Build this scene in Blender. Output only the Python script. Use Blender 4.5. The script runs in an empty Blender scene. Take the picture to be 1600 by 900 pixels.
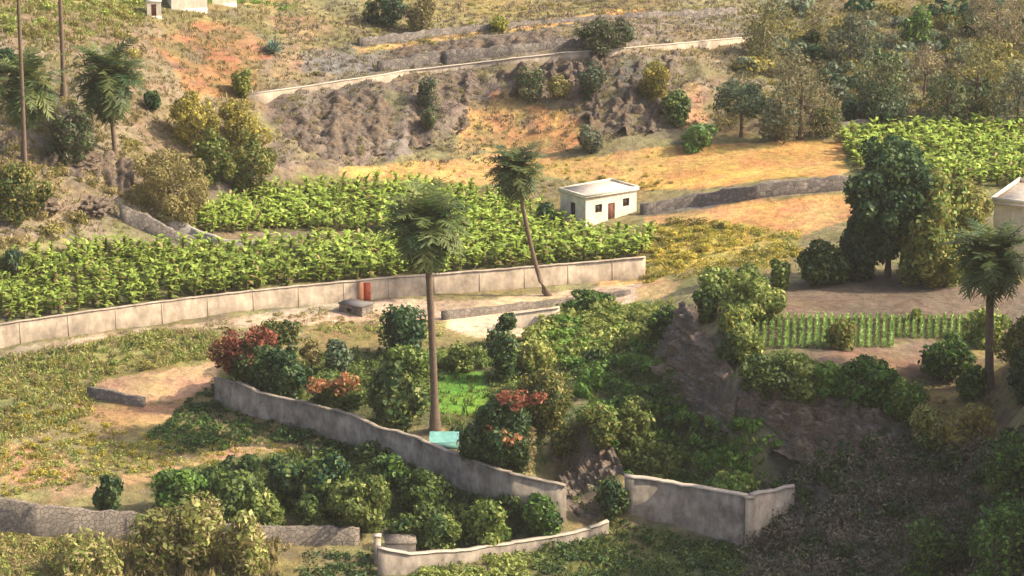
import bpy, math, random
import numpy as np
from mathutils import Vector, Matrix

R = math.radians
rng = np.random.default_rng(7)
random.seed(7)
scene = bpy.context.scene
COL = scene.collection

# ------------------------------------------------------------------ camera, sky, sun
CAM_H, PITCH, HFOV = 80.0, 15.0, 20.0
F = 800 / math.tan(R(HFOV / 2))
cam_d = bpy.data.cameras.new('camera')
cam_d.sensor_fit = 'HORIZONTAL'
cam_d.angle = R(HFOV)
cam_d.clip_start = 1.0
cam_d.clip_end = 4000
cam = bpy.data.objects.new('camera', cam_d)
cam.location = (0, 0, CAM_H)
cam.rotation_euler = (R(90 - PITCH), 0, 0)
COL.objects.link(cam)
scene.camera = cam

SUN_EL, SUN_AZ = 40.0, -3.0          # azimuth in degrees from +X towards +Y
SUN = Vector((math.cos(R(SUN_EL)) * math.cos(R(SUN_AZ)), math.cos(R(SUN_EL)) * math.sin(R(SUN_AZ)), math.sin(R(SUN_EL))))
world = bpy.data.worlds.new('World')
scene.world = world
world.use_nodes = True
wn = world.node_tree
wn.nodes.clear()
w_out = wn.nodes.new('ShaderNodeOutputWorld')
w_bg = wn.nodes.new('ShaderNodeBackground')
w_sky = wn.nodes.new('ShaderNodeTexSky')
w_sky.sky_type = 'NISHITA'
w_sky.sun_disc = False
w_sky.sun_elevation = R(SUN_EL)
w_sky.sun_rotation = R(90 - SUN_AZ)
w_sky.altitude = 300
w_sky.dust_density = 7.0
w_sky.air_density = .8
w_sky.ozone_density = .4
w_bg.inputs['Strength'].default_value = 0.15
wn.links.new(w_sky.outputs[0], w_bg.inputs['Color'])
wn.links.new(w_bg.outputs[0], w_out.inputs['Surface'])
sun_d = bpy.data.lights.new('sun', 'SUN')
sun_d.energy = 4.0
sun_d.angle = R(0.6)
sun_d.color = (1.0, 0.85, 0.62)
sun = bpy.data.objects.new('sun', sun_d)
sun.rotation_mode = 'QUATERNION'
sun.rotation_quaternion = SUN.to_track_quat('Z', 'Y')
sun.location = (100, 250, 120)
COL.objects.link(sun)

scene.view_settings.view_transform = 'Standard'
scene.view_settings.look = 'None'
scene.view_settings.exposure = 0.8
scene.view_settings.gamma = 1.0
scene.cycles.max_bounces = 6
scene.cycles.diffuse_bounces = 3
scene.cycles.transmission_bounces = 4
scene.cycles.use_denoising = True

# ------------------------------------------------------------------ projection helpers
CP, SP = math.cos(R(PITCH)), math.sin(R(PITCH))


def slopes(u, v):
    a, b = (u - 800) / F, (450 - v) / F
    dy = CP + SP * b
    return a / dy, (-SP + CP * b) / dy        # dx/dy, dz/dy


def at_z(u, v, z):
    sx, sz = slopes(u, v)
    y = (z - CAM_H) / sz
    return (sx * y, y, z)


def at_d(u, v, d):
    sx, sz = slopes(u, v)
    return (sx * d, d, CAM_H + sz * d)


def px_per_m(p):
    return F / (p[1] * CP + (CAM_H - p[2]) * SP)


# ------------------------------------------------------------------ noise
_T = np.random.default_rng(3).random((256, 256))


def vnoise(x, y):
    x = np.asarray(x, float); y = np.asarray(y, float)
    xi, yi = np.floor(x).astype(int), np.floor(y).astype(int)
    fx, fy = x - xi, y - yi
    fx = fx * fx * (3 - 2 * fx); fy = fy * fy * (3 - 2 * fy)
    a = _T[xi & 255, yi & 255]; b = _T[(xi + 1) & 255, yi & 255]
    c = _T[xi & 255, (yi + 1) & 255]; d = _T[(xi + 1) & 255, (yi + 1) & 255]
    return (a * (1 - fx) + b * fx) * (1 - fy) + (c * (1 - fx) + d * fx) * fy


def fbm(x, y, sc, oct=4):
    r, amp, tot = 0, 1.0, 0
    for k in range(oct):
        r = r + amp * vnoise(x / sc + 17.3 * k, y / sc + 5.1 * k)
        tot += amp; amp *= 0.5; sc *= 0.5
    return r / tot - 0.5


# ------------------------------------------------------------------ terrain: control points (pixel of the survey, height z or distance d)
CTRL = [
    # left side, valley floor and left hill
    (0, 900, 'z', -2), (0, 800, 'z', -1), (0, 700, 'z', .5), (0, 600, 'z', 2), (0, 545, 'z', 3), (0, 515, 'z', 4.4), (0, 440, 'z', 6.5),
    (0, 400, 'z', 8.4), (0, 300, 'd', 289), (0, 200, 'd', 301), (0, 100, 'd', 314), (0, 0, 'd', 328),
    (120, 380, 'z', 8), (120, 300, 'd', 293),
    (200, 900, 'z', -3), (200, 830, 'z', -1.8), (200, 760, 'z', -.2), (200, 650, 'z', 1.2), (200, 560, 'z', 3), (200, 500, 'z', 4.2), (200, 440, 'z', 5.6),
    (200, 385, 'z', 7.0), (200, 330, 'd', 294), (200, 200, 'd', 309), (200, 100, 'd', 324), (200, 0, 'd', 348),
    (330, 380, 'z', 6.2), (330, 300, 'z', 8.2), (330, 230, 'd', 314),
    (400, 900, 'z', -3), (400, 840, 'z', -2), (400, 700, 'z', .3), (350, 640, 'z', 1.2), (400, 580, 'z', 3.4), (400, 520, 'z', 3.8), (400, 480, 'z', 4.4), (400, 430, 'z', 5.2),
    (400, 380, 'z', 6), (400, 300, 'z', 7.4), (420, 200, 'd', 323), (400, 145, 'd', 330), (400, 60, 'd', 343), (400, 0, 'd', 360),
    (600, 900, 'z', -3), (600, 830, 'z', -2), (600, 760, 'z', -.8), (520, 720, 'z', -.4), (620, 640, 'z', 2.6), (600, 560, 'z', 3.4), (600, 500, 'z', 4),
    (600, 455, 'z', 4.6), (600, 380, 'z', 5.6), (600, 290, 'z', 7.4), (600, 245, 'z', 8.8), (600, 150, 'd', 333), (600, 120, 'd', 338), (600, 100, 'd', 343), (600, 40, 'd', 356), (600, 0, 'd', 368),
    (700, 860, 'z', -2.6), (720, 810, 'z', -2), (760, 690, 'z', 1.8), (740, 620, 'z', 2.4), (830, 745, 'z', 1.0),
    (800, 900, 'z', -3.2), (800, 840, 'z', -2.6), (800, 560, 'z', 3.4), (800, 500, 'z', 4.2), (800, 440, 'z', 4.8), (800, 380, 'z', 5.6), (800, 275, 'z', 7.8),
    (800, 230, 'd', 328), (800, 130, 'd', 337), (800, 92, 'd', 341), (800, 78, 'd', 346), (800, 40, 'd', 358), (800, 0, 'd', 374),
    # gully
    (880, 665, 'z', 1.6), (865, 740, 'z', -1.5), (900, 800, 'z', -4), (945, 790, 'z', -4), (935, 690, 'z', 1.5), (980, 745, 'z', .2), (920, 840, 'z', -3),
    # centre right, bank of shrubs
    (1000, 480, 'z', 5.4), (900, 560, 'z', 3.8), (960, 640, 'z', 2), (1090, 700, 'z', .8), (1230, 765, 'z', 0), (1160, 768, 'z', 0),
    (1000, 800, 'z', -3.2), (1165, 850, 'z', -3.4), (1000, 900, 'z', -3.6), (1170, 900, 'z', -3.6),
    (1000, 440, 'z', 5), (1000, 400, 'z', 5.8), (1000, 340, 'z', 6.6), (1000, 245, 'z', 9), (1000, 190, 'd', 329), (1000, 110, 'd', 337), (1000, 80, 'd', 342), (1000, 40, 'd', 356), (1000, 0, 'd', 374),
    # rock face under the right terrace
    (1065, 488, 'z', 8.8), (1100, 540, 'd', 247.5), (1150, 592, 'd', 241), (1200, 602, 'z', 7.6), (1150, 650, 'd', 238), (1130, 690, 'd', 238.5), (1200, 700, 'd', 233.5), (1028, 560, 'z', 4.2), (1075, 645, 'z', 2.6), (1060, 440, 'z', 7),
    # right terraces
    (1200, 470, 'z', 8.8), (1200, 540, 'z', 8.5), (1400, 440, 'z', 8.8), (1400, 540, 'z', 8.5), (1400, 590, 'z', 8.2), (1300, 600, 'z', 8.0), (1560, 600, 'z', 8.2), (1600, 480, 'z', 9),
    (1100, 380, 'z', 7), (1200, 370, 'z', 7.6), (1200, 318, 'z', 8.6), (1080, 322, 'z', 7.6), (1200, 288, 'z', 10), (1200, 222, 'z', 10.3), (1320, 222, 'z', 10.4), (1330, 300, 'z', 9.8),
    (1400, 350, 'z', 9.4), (1600, 400, 'z', 9.4), (1600, 300, 'z', 10.6), (1450, 290, 'z', 10.6),
    (1120, 205, 'd', 330), (1200, 190, 'd', 331), (1200, 100, 'd', 347), (1200, 0, 'd', 378), (1400, 195, 'd', 331), (1400, 100, 'd', 354), (1400, 0, 'd', 384), (1600, 190, 'd', 331), (1600, 100, 'd', 350), (1600, 0, 'd', 378),
    # rocky slope and the near hill on the right
    (1300, 650, 'd', 236), (1200, 650, 'd', 236), (1300, 700, 'd', 232), (1250, 745, 'd', 231), (1400, 700, 'd', 229.5), (1300, 800, 'd', 225), (1300, 900, 'd', 217),
    (1450, 640, 'd', 235), (1500, 700, 'd', 226), (1500, 800, 'd', 217.5), (1500, 900, 'd', 210), (1600, 660, 'd', 229), (1600, 800, 'd', 212), (1600, 900, 'd', 205), (1230, 860, 'd', 226), (1200, 800, 'd', 231),
]
cp = [at_z(u, v, w) if k == 'z' else at_d(u, v, w) for u, v, k, w in CTRL]
# ground beyond the edges of the photograph
cp += [(-75, 300, 15), (-75, 270, 7), (-75, 235, 0), (-80, 340, 32), (-150, 250, 4), (-150, 330, 40), (-300, 300, 60), (-60, 190, -6), (0, 190, -7), (30, 195, -5), (0, 120, -14), (-150, 120, -10), (-300, 100, 0),
       (52, 204, 32), (54, 216, 37), (53, 227, 34), (50, 234, 27), (52, 241, 10), (56, 250, 9.2), (78, 205, 33), (78, 228, 26), (85, 250, 13), (90, 170, 32), (140, 200, 50), (150, 300, 22), (60, 290, 10.5), (75, 330, 14), (60, 170, 12),  # unseen hill on the right, heights raised to cast shade on the near slope
       (80, 400, 35), (0, 420, 32), (-70, 400, 44), (0, 560, 80), (150, 500, 75), (-150, 500, 95), (300, 300, 60), (300, 600, 110), (-300, 600, 130), (0, 900, 170), (500, 900, 190), (-500, 900, 200), (250, 100, 45), (0, 20, 10), (0, -150, 76), (250, -150, 80), (-250, -150, 80)]
cp = np.array(cp)


def rbf_fit(p):
    n = len(p)
    d = np.sqrt(((p[:, None, :2] - p[None, :, :2]) ** 2).sum(-1) + .5)
    A = np.zeros((n + 3, n + 3))
    A[:n, :n] = d - 0.02 * np.eye(n)
    A[:n, n] = A[n, :n] = 1
    A[:n, n + 1] = A[n + 1, :n] = p[:, 0]
    A[:n, n + 2] = A[n + 2, :n] = p[:, 1]
    b = np.zeros(n + 3); b[:n] = p[:, 2]
    return np.linalg.solve(A, b)


_w = rbf_fit(cp)


def rbf(x, y):
    out = np.empty(x.shape)
    xf, yf, of = x.ravel(), y.ravel(), out.ravel()
    n = len(cp)
    for i in range(0, len(xf), 20000):
        xs, ys = xf[i:i + 20000], yf[i:i + 20000]
        d = np.sqrt((xs[:, None] - cp[None, :, 0]) ** 2 + (ys[:, None] - cp[None, :, 1]) ** 2 + .5)
        of[i:i + 20000] = d @ _w[:n] + _w[n] + _w[n + 1] * xs + _w[n + 2] * ys
    return of.reshape(x.shape)


def axis(a, b, step, lo, hi, grow=1.16):
    core = list(np.arange(a, b + step / 2, step))
    s, x = step, a
    left = []
    while x > lo:
        s *= grow; x -= s; left.append(x)
    s, x = step, core[-1]
    right = []
    while x < hi:
        s *= grow; x += s; right.append(x)
    return np.array(left[::-1] + core + right)


GX = axis(-66, 68, .5, -520, 520)
GY = axis(200, 372, .5, -160, 950)
XX, YY = np.meshgrid(GX, GY, indexing='ij')
ZZ = rbf(XX, YY)


def inpoly(px, py, poly):
    poly = np.asarray(poly)[:, :2]
    c = np.zeros(px.shape, bool)
    j = len(poly) - 1
    for i in range(len(poly)):
        xi, yi = poly[i]; xj, yj = poly[j]
        if yi != yj:
            m = ((yi > py) != (yj > py)) & (px < (xj - xi) * (py - yi) / (yj - yi) + xi)
            c ^= m
        j = i
    return c


def zat(x, y):
    x = np.asarray(x, float); y = np.asarray(y, float)
    i = np.clip(np.searchsorted(GX, x) - 1, 0, len(GX) - 2)
    j = np.clip(np.searchsorted(GY, y) - 1, 0, len(GY) - 2)
    fx = (x - GX[i]) / (GX[i + 1] - GX[i]); fy = (y - GY[j]) / (GY[j + 1] - GY[j])
    return (ZZ[i, j] * (1 - fx) + ZZ[i + 1, j] * fx) * (1 - fy) + (ZZ[i, j + 1] * (1 - fx) + ZZ[i + 1, j + 1] * fx) * fy


_YS = np.arange(196, 640, .25)


def G(u, v):
    """The point of the ground seen at a place of the survey photograph."""
    sx, sz = slopes(u, v)
    zz = zat(sx * _YS, _YS)
    below = np.nonzero(CAM_H + sz * _YS < zz)[0]
    y = _YS[below[0]] if len(below) else 500.0
    return (sx * y, y, float(zat(sx * y, y)))


def poly(*uv):
    return np.array([G(u, v) for u, v in uv])


# ground zones (world outlines) with their own earth, roughness
ROCK = (.205, .165, .135); DKROCK = (.12, .105, .095)
ZONES = []


def zone(col, rough, warp, *uv):
    ZONES.append((col, rough, warp, poly(*uv)))


DEF = (.24, .205, .10)
zone((.225, .178, .125), .4, 3, (-60, -20), (-60, 400), (120, 385), (330, 330), (420, 285), (520, 275), (560, 250), (700, 215), (900, 215), (1100, 210), (1300, 200), (1660, 195), (1660, -20))   # whole hillside
zone((.33, .18, .095), .3, 2, (230, 60), (300, 150), (400, 140), (420, 90), (390, 40), (300, 30))             # rust soil top left
zone((.30, .205, .12), .2, 2, (430, 30), (520, 30), (520, 120), (430, 120))
zone(ROCK, .9, 2, (420, 160), (430, 265), (520, 262), (680, 225), (740, 190), (820, 160), (940, 150), (1100, 200), (1100, 100), (1020, 95), (800, 100), (560, 125), (430, 150))  # scarp
zone((.22, .19, .16), .4, 1.5, (470, 80), (590, 60), (700, 62), (860, 40), (1180, 20), (1180, 55), (980, 72), (800, 90), (560, 112), (480, 118))   # upper terrace, gravel
zone((.52, .33, .14), .08, 1.5, (560, 75), (720, 52), (900, 25), (1020, 12), (1020, 25), (860, 42), (700, 60), (560, 85))
zone((.47, .27, .12), .2, 3, (700, 235), (730, 165), (800, 148), (900, 180), (915, 215), (860, 240), (760, 245))     # orange talus
zone((.42, .28, .17), .3, 2, (1020, 160), (1090, 130), (1110, 190), (1000, 205))
zone((.47, .29, .11), .08, 1.2, (530, 262), (640, 250), (780, 245), (900, 250), (1000, 236), (1050, 230), (1050, 290), (960, 290), (860, 278), (740, 290), (640, 283), (530, 278))   # golden stubble
zone((.52, .31, .105), .03, .5, (990, 236), (1120, 226), (1330, 222), (1336, 262), (1310, 276), (1180, 284), (1010, 296))   # golden field
zone((.24, .205, .17), .4, .6, (1000, 318), (1180, 290), (1330, 276), (1330, 300), (1180, 312), (1010, 338))            # stony step
zone((.46, .27, .12), .06, .8, (1010, 340), (1180, 314), (1325, 303), (1325, 345), (1250, 372), (1100, 352), (1010, 362))   # orange terrace
zone((.42, .33, .10), .15, 1.5, (1010, 352), (1100, 346), (1250, 362), (1250, 400), (1190, 420), (1070, 420), (1000, 445), (1010, 400))   # yellow scrub
zone((.48, .31, .15), .1, 1.5, (930, 440), (1040, 430), (1075, 440), (1040, 470), (960, 470))
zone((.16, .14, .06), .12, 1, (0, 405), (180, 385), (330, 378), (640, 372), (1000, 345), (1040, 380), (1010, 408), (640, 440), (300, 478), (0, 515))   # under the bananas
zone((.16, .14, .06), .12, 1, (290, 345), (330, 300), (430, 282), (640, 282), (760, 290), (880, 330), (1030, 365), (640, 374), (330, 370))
zone((.24, .18, .12), .12, .6, (330, 360), (420, 362), (600, 352), (640, 362), (480, 372), (390, 386))     # track
zone((.2, .17, .14), .3, 1, (170, 318), (230, 325), (330, 378), (270, 382), (190, 345))
zone((.16, .15, .06), .12, 1, (1310, 205), (1660, 195), (1660, 300), (1330, 300))
zone((.50, .37, .26), .12, .8, (0, 548), (300, 505), (560, 468), (720, 470), (1000, 442), (1000, 470), (870, 490), (700, 500), (560, 505), (360, 512), (260, 512), (110, 540), (0, 556))   # bank below the long wall
zone((.62, .48, .33), .04, .6, (700, 490), (870, 474), (880, 500), (820, 525), (740, 528), (700, 515))     # pale yard
zone((.245, .235, .09), .2, 2, (-60, 560), (110, 545), (260, 515), (360, 515), (345, 568), (150, 600), (150, 640), (0, 700), (-60, 700))   # grass left
zone((.45, .32, .20), .05, .8, (150, 600), (200, 585), (345, 566), (345, 600), (290, 622), (230, 632))         # sandy path
zone((.40, .26, .14), .1, 1.5, (130, 628), (230, 635), (300, 622), (330, 600), (270, 660), (210, 672), (130, 655))
zone((.37, .225, .125), .1, 2, (-40, 690), (90, 700), (120, 740), (60, 760), (-40, 740))
zone((.35, .25, .145), .08, .8, (80, 762), (200, 735), (300, 715), (420, 690), (560, 668), (560, 680), (400, 710), (280, 740), (160, 775), (90, 780))   # foot path
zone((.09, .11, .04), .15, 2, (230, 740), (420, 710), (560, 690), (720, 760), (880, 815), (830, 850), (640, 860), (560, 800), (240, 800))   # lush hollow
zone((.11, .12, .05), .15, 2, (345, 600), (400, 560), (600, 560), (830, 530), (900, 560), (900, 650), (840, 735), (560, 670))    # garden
zone((.14, .31, .05), .02, .5, (668, 596), (690, 582), (754, 582), (764, 630), (740, 648), (672, 645))     # lawn
zone((.17, .20, .06), .2, 2, (830, 560), (830, 500), (880, 470), (1050, 470), (1060, 500), (1000, 560), (920, 570))
zone((.11, .12, .05), .3, 2, (900, 570), (1030, 560), (1080, 650), (1150, 690), (1240, 765), (980, 745), (920, 660))   # shrub bank
zone(DKROCK, 1.1, 1.2, (862, 735), (880, 660), (925, 660), (975, 740), (975, 790), (930, 812), (870, 800))           # gully rock
zone((.12, .105, .095), 1.3, .8, (1034, 545), (1062, 488), (1102, 540), (1150, 592), (1300, 612), (1420, 648), (1430, 700), (1300, 720), (1200, 730), (1150, 690), (1075, 648))    # rock face
zone((.17, .128, .094), .02, .5, (1165, 478), (1240, 442), (1400, 428), (1520, 438), (1660, 445), (1660, 490), (1520, 490), (1165, 492))     # ploughed field
zone((.19, .145, .085), .06, .5, (1160, 490), (1520, 490), (1520, 530), (1400, 536), (1240, 548), (1170, 540))   # crops
zone((.205, .145, .10), .03, .5, (1235, 556), (1300, 545), (1460, 530), (1480, 560), (1440, 592), (1330, 592), (1260, 585))   # lower field
zone((.33, .26, .12), .2, 2, (1420, 640), (1530, 600), (1570, 625), (1560, 690), (1470, 695))
zone((.17, .15, .125), .5, 3, (1170, 770), (1240, 740), (1430, 700), (1560, 690), (1700, 640), (1700, 960), (1150, 960), (1170, 850))   # dark brushy slope
zone((.13, .14, .06), .25, 2, (830, 850), (980, 810), (1165, 855), (1165, 960), (800, 960))
zone((.25, .235, .09), .2, 2, (-60, 830), (200, 840), (420, 850), (440, 960), (-60, 960))
zone((.20, .17, .08), .2, 2, (430, 850), (600, 870), (640, 960), (430, 960))

zone((.20, .18, .115), .35, 3, (1100, 210), (1130, 100), (1200, -20), (1660, -20), (1660, 190), (1320, 200))
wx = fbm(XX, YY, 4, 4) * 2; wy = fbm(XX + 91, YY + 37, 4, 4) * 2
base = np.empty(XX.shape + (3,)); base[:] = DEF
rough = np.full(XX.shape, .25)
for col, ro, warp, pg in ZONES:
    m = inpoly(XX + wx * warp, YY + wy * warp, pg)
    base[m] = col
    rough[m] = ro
# blur roughness a little, then displace
for _ in range(3):
    rough[1:-1, 1:-1] = (rough[1:-1, 1:-1] * 2 + rough[:-2, 1:-1] + rough[2:, 1:-1] + rough[1:-1, :-2] + rough[1:-1, 2:]) / 6
ridg = 1 - np.abs(fbm(XX, YY, 5, 4)) * 4
far = np.clip((YY - 380) / 150, 0, 1) + np.clip((210 - YY) / 60, 0, 1) + np.clip((np.abs(XX) - 70) / 60, 0, 1)
ZZ = ZZ + rough * (fbm(XX, YY, 3.5, 5) * 2.2 + (ridg - .6) * .9 * (rough > .45) * 1.5) + np.clip(far, 0, 1) * fbm(XX, YY, 40, 5) * 14
# soil colour mottling that belongs to the ground
mott = fbm(XX, YY, 6, 5)
base *= (1 + mott * .9)[..., None]
# patches of dead grass, weed and bare grey stone on the uncultivated ground
wild = np.clip((rough - .1) * 12, 0, 1)
p1 = np.clip(fbm(XX + 50, YY, 3.2, 5) * 7 - .2, 0, 1) * wild * .6
p2 = np.clip(fbm(XX, YY + 77, 4.5, 5) * 7 - .6, 0, 1) * wild * .6
p3 = np.clip(fbm(XX - 31, YY + 19, 2.4, 4) * 8 - .9, 0, 1) * wild * .6
for pm, pc in ((p1, (.215, .18, .09)), (p2, (.145, .15, .06)), (p3, (.13, .11, .095))):
    base = base * (1 - pm[..., None]) + np.array(pc) * pm[..., None]
warm = fbm(XX + 300, YY + 120, 9, 4)
base[..., 0] *= 1 + warm * .35; base[..., 2] *= 1 - warm * .45
base = np.clip(base, .02, .8)


# ------------------------------------------------------------------ materials
def nodes_mat(name):
    m = bpy.data.materials.new(name); m.use_nodes = True
    nt = m.node_tree; nt.nodes.clear()
    out = nt.nodes.new('ShaderNodeOutputMaterial')
    return m, nt, out


def N(nt, typ, **kw):
    n = nt.nodes.new(typ)
    for k, v in kw.items():
        if hasattr(n, k): setattr(n, k, v)
        else: n.inputs[k].default_value = v
    return n


def mat_ground():
    m, nt, out = nodes_mat('ground')
    at = N(nt, 'ShaderNodeAttribute', attribute_name='tint')
    geo = N(nt, 'ShaderNodeNewGeometry')
    n1 = N(nt, 'ShaderNodeTexNoise'); n1.inputs['Scale'].default_value = 1.1; n1.inputs['Detail'].default_value = 8; n1.inputs['Roughness'].default_value = .7
    n2 = N(nt, 'ShaderNodeTexNoise'); n2.inputs['Scale'].default_value = .35; n2.inputs['Detail'].default_value = 5
    for n in (n1, n2): nt.links.new(geo.outputs['Position'], n.inputs['Vector'])
    r1 = N(nt, 'ShaderNodeMapRange'); r1.inputs['From Min'].default_value = .3; r1.inputs['From Max'].default_value = .7; r1.inputs['To Min'].default_value = .55; r1.inputs['To Max'].default_value = 1.4
    nt.links.new(n1.outputs['Fac'], r1.inputs['Value'])
    mul = N(nt, 'ShaderNodeVectorMath', operation='SCALE')
    nt.links.new(at.outputs['Color'], mul.inputs[0]); nt.links.new(r1.outputs[0], mul.inputs['Scale'])
    mx = N(nt, 'ShaderNodeMix', data_type='RGBA'); mx.inputs['B'].default_value if False else None
    hs = N(nt, 'ShaderNodeHueSaturation'); 
    r2 = N(nt, 'ShaderNodeMapRange'); r2.inputs['From Min'].default_value = .3; r2.inputs['From Max'].default_value = .7; r2.inputs['To Min'].default_value = .475; r2.inputs['To Max'].default_value = .525
    nt.links.new(n2.outputs['Fac'], r2.inputs['Value']); nt.links.new(r2.outputs[0], hs.inputs['Hue'])
    nt.links.new(mul.outputs[0], hs.inputs['Color'])
    nt.nodes.remove(mx)
    bp = N(nt, 'ShaderNodeBump'); bp.inputs['Strength'].default_value = .9; bp.inputs['Distance'].default_value = .45
    nt.links.new(n1.outputs['Fac'], bp.inputs['Height'])
    bs = N(nt, 'ShaderNodeBsdfPrincipled'); bs.inputs['Roughness'].default_value = .95; bs.inputs['Specular IOR Level'].default_value = .1
    nt.links.new(hs.outputs[0], bs.inputs['Base Color']); nt.links.new(bp.outputs[0], bs.inputs['Normal'])
    nt.links.new(bs.outputs[0], out.inputs['Surface'])
    return m


def mat_leaf():
    m, nt, out = nodes_mat('leaf')
    at = N(nt, 'ShaderNodeAttribute', attribute_name='tint')
    oi = N(nt, 'ShaderNodeObjectInfo')
    rr = N(nt, 'ShaderNodeMapRange'); rr.inputs['To Min'].default_value = .8; rr.inputs['To Max'].default_value = 1.22
    nt.links.new(oi.outputs['Random'], rr.inputs['Value'])
    sc = N(nt, 'ShaderNodeVectorMath', operation='SCALE')
    nt.links.new(at.outputs['Color'], sc.inputs[0]); nt.links.new(rr.outputs[0], sc.inputs['Scale'])
    bs = N(nt, 'ShaderNodeBsdfPrincipled'); bs.inputs['Roughness'].default_value = .55; bs.inputs['Specular IOR Level'].default_value = .3
    tr = N(nt, 'ShaderNodeBsdfTranslucent')
    mx = N(nt, 'ShaderNodeMixShader'); mx.inputs[0].default_value = .33
    nt.links.new(sc.outputs[0], bs.inputs['Base Color']); nt.links.new(sc.outputs[0], tr.inputs['Color'])
    nt.links.new(bs.outputs[0], mx.inputs[1]); nt.links.new(tr.outputs[0], mx.inputs[2])
    nt.links.new(mx.outputs[0], out.inputs['Surface'])
    return m


def mat_plain(name, col, rough=.8, var=.35, scale=2.0, detail=6, bump=.3, spec=.2, streak=0.0):
    m, nt, out = nodes_mat(name)
    geo = N(nt, 'ShaderNodeNewGeometry')
    n1 = N(nt, 'ShaderNodeTexNoise'); n1.inputs['Scale'].default_value = scale; n1.inputs['Detail'].default_value = detail; n1.inputs['Roughness'].default_value = .65
    nt.links.new(geo.outputs['Position'], n1.inputs['Vector'])
    r1 = N(nt, 'ShaderNodeMapRange'); r1.inputs['From Min'].default_value = .3; r1.inputs['From Max'].default_value = .7; r1.inputs['To Min'].default_value = 1 - var; r1.inputs['To Max'].default_value = 1 + var
    nt.links.new(n1.outputs['Fac'], r1.inputs['Value'])
    sc = N(nt, 'ShaderNodeVectorMath', operation='SCALE'); sc.inputs[0].default_value = col
    nt.links.new(r1.outputs[0], sc.inputs['Scale'])
    if streak:      # damp streaks and patched render
        mp = N(nt, 'ShaderNodeMapping'); mp.inputs['Scale'].default_value = (1, 1, .4)
        n2 = N(nt, 'ShaderNodeTexNoise'); n2.inputs['Scale'].default_value = 1.7; n2.inputs['Detail'].default_value = 5; n2.inputs['Roughness'].default_value = .7
        nt.links.new(geo.outputs['Position'], mp.inputs['Vector']); nt.links.new(mp.outputs[0], n2.inputs['Vector'])
        r2 = N(nt, 'ShaderNodeMapRange'); r2.inputs['From Min'].default_value = .42; r2.inputs['From Max'].default_value = .6; r2.inputs['To Min'].default_value = 1 - streak; r2.inputs['To Max'].default_value = 1.1
        nt.links.new(n2.outputs['Fac'], r2.inputs['Value'])
        s2 = N(nt, 'ShaderNodeVectorMath', operation='SCALE'); nt.links.new(sc.outputs[0], s2.inputs[0]); nt.links.new(r2.outputs[0], s2.inputs['Scale']); sc = s2
    bp = N(nt, 'ShaderNodeBump'); bp.inputs['Strength'].default_value = bump; bp.inputs['Distance'].default_value = .1
    nt.links.new(n1.outputs['Fac'], bp.inputs['Height'])
    bs = N(nt, 'ShaderNodeBsdfPrincipled'); bs.inputs['Roughness'].default_value = rough; bs.inputs['Specular IOR Level'].default_value = spec
    nt.links.new(sc.outputs[0], bs.inputs['Base Color']); nt.links.new(bp.outputs[0], bs.inputs['Normal'])
    nt.links.new(bs.outputs[0], out.inputs['Surface'])
    return m


def mat_stone(name, ca, cb, scale=2.2, mortar=(.1, .09, .08)):
    m, nt, out = nodes_mat(name)
    geo = N(nt, 'ShaderNodeNewGeometry')
    vo = N(nt, 'ShaderNodeTexVoronoi'); vo.inputs['Scale'].default_value = scale
    ve = N(nt, 'ShaderNodeTexVoronoi', feature='DISTANCE_TO_EDGE'); ve.inputs['Scale'].default_value = scale
    for n in (vo, ve): nt.links.new(geo.outputs['Position'], n.inputs['Vector'])
    sep = N(nt, 'ShaderNodeSeparateColor'); nt.links.new(vo.outputs['Color'], sep.inputs[0])
    mx = N(nt, 'ShaderNodeMix', data_type='RGBA'); mx.inputs[6].default_value = (*ca, 1); mx.inputs[7].default_value = (*cb, 1)
    nt.links.new(sep.outputs[0], mx.inputs[0])
    st = N(nt, 'ShaderNodeMapRange'); st.inputs['From Max'].default_value = .07
    nt.links.new(ve.outputs['Distance'], st.inputs['Value'])
    m2 = N(nt, 'ShaderNodeMix', data_type='RGBA'); m2.inputs[6].default_value = (*mortar, 1)
    nt.links.new(st.outputs[0], m2.inputs[0]); nt.links.new(mx.outputs[2], m2.inputs[7])
    bp = N(nt, 'ShaderNodeBump'); bp.inputs['Strength'].default_value = .7; bp.inputs['Distance'].default_value = .08
    nt.links.new(st.outputs[0], bp.inputs['Height'])
    bs = N(nt, 'ShaderNodeBsdfPrincipled'); bs.inputs['Roughness'].default_value = .9; bs.inputs['Specular IOR Level'].default_value = .15
    nt.links.new(m2.outputs[2], bs.inputs['Base Color']); nt.links.new(bp.outputs[0], bs.inputs['Normal'])
    nt.links.new(bs.outputs[0], out.inputs['Surface'])
    return m


M_GROUND = mat_ground(); M_LEAF = mat_leaf()
M_BARK = mat_plain('bark', (.13, .095, .07), .9, .4, 4)
M_PALMBARK = mat_plain('palm_bark', (.16, .115, .085), .9, .35, 5)
M_WHITE = mat_plain('whitewash', (.72, .65, .53), .85, .14, .9, 9, bump=.2, streak=.12)
M_ROOFC = mat_plain('roof_concrete', (.60, .53, .45), .9, .2, 1.5)
M_CONC = mat_plain('render', (.43, .35, .265), .9, .4, .55, 9, bump=.4, streak=.16)
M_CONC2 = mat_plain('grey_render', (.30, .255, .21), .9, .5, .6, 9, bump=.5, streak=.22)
M_COPE = mat_plain('coping', (.50, .43, .35), .9, .2, 1.2)
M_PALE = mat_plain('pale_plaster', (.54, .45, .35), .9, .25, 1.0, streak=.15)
M_STONE = mat_stone('rubble', (.18, .155, .13), (.29, .245, .20), 2.6, (.13, .115, .10))
M_DSTONE = mat_stone('dark_rubble', (.13, .115, .105), (.25, .215, .185))
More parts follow.
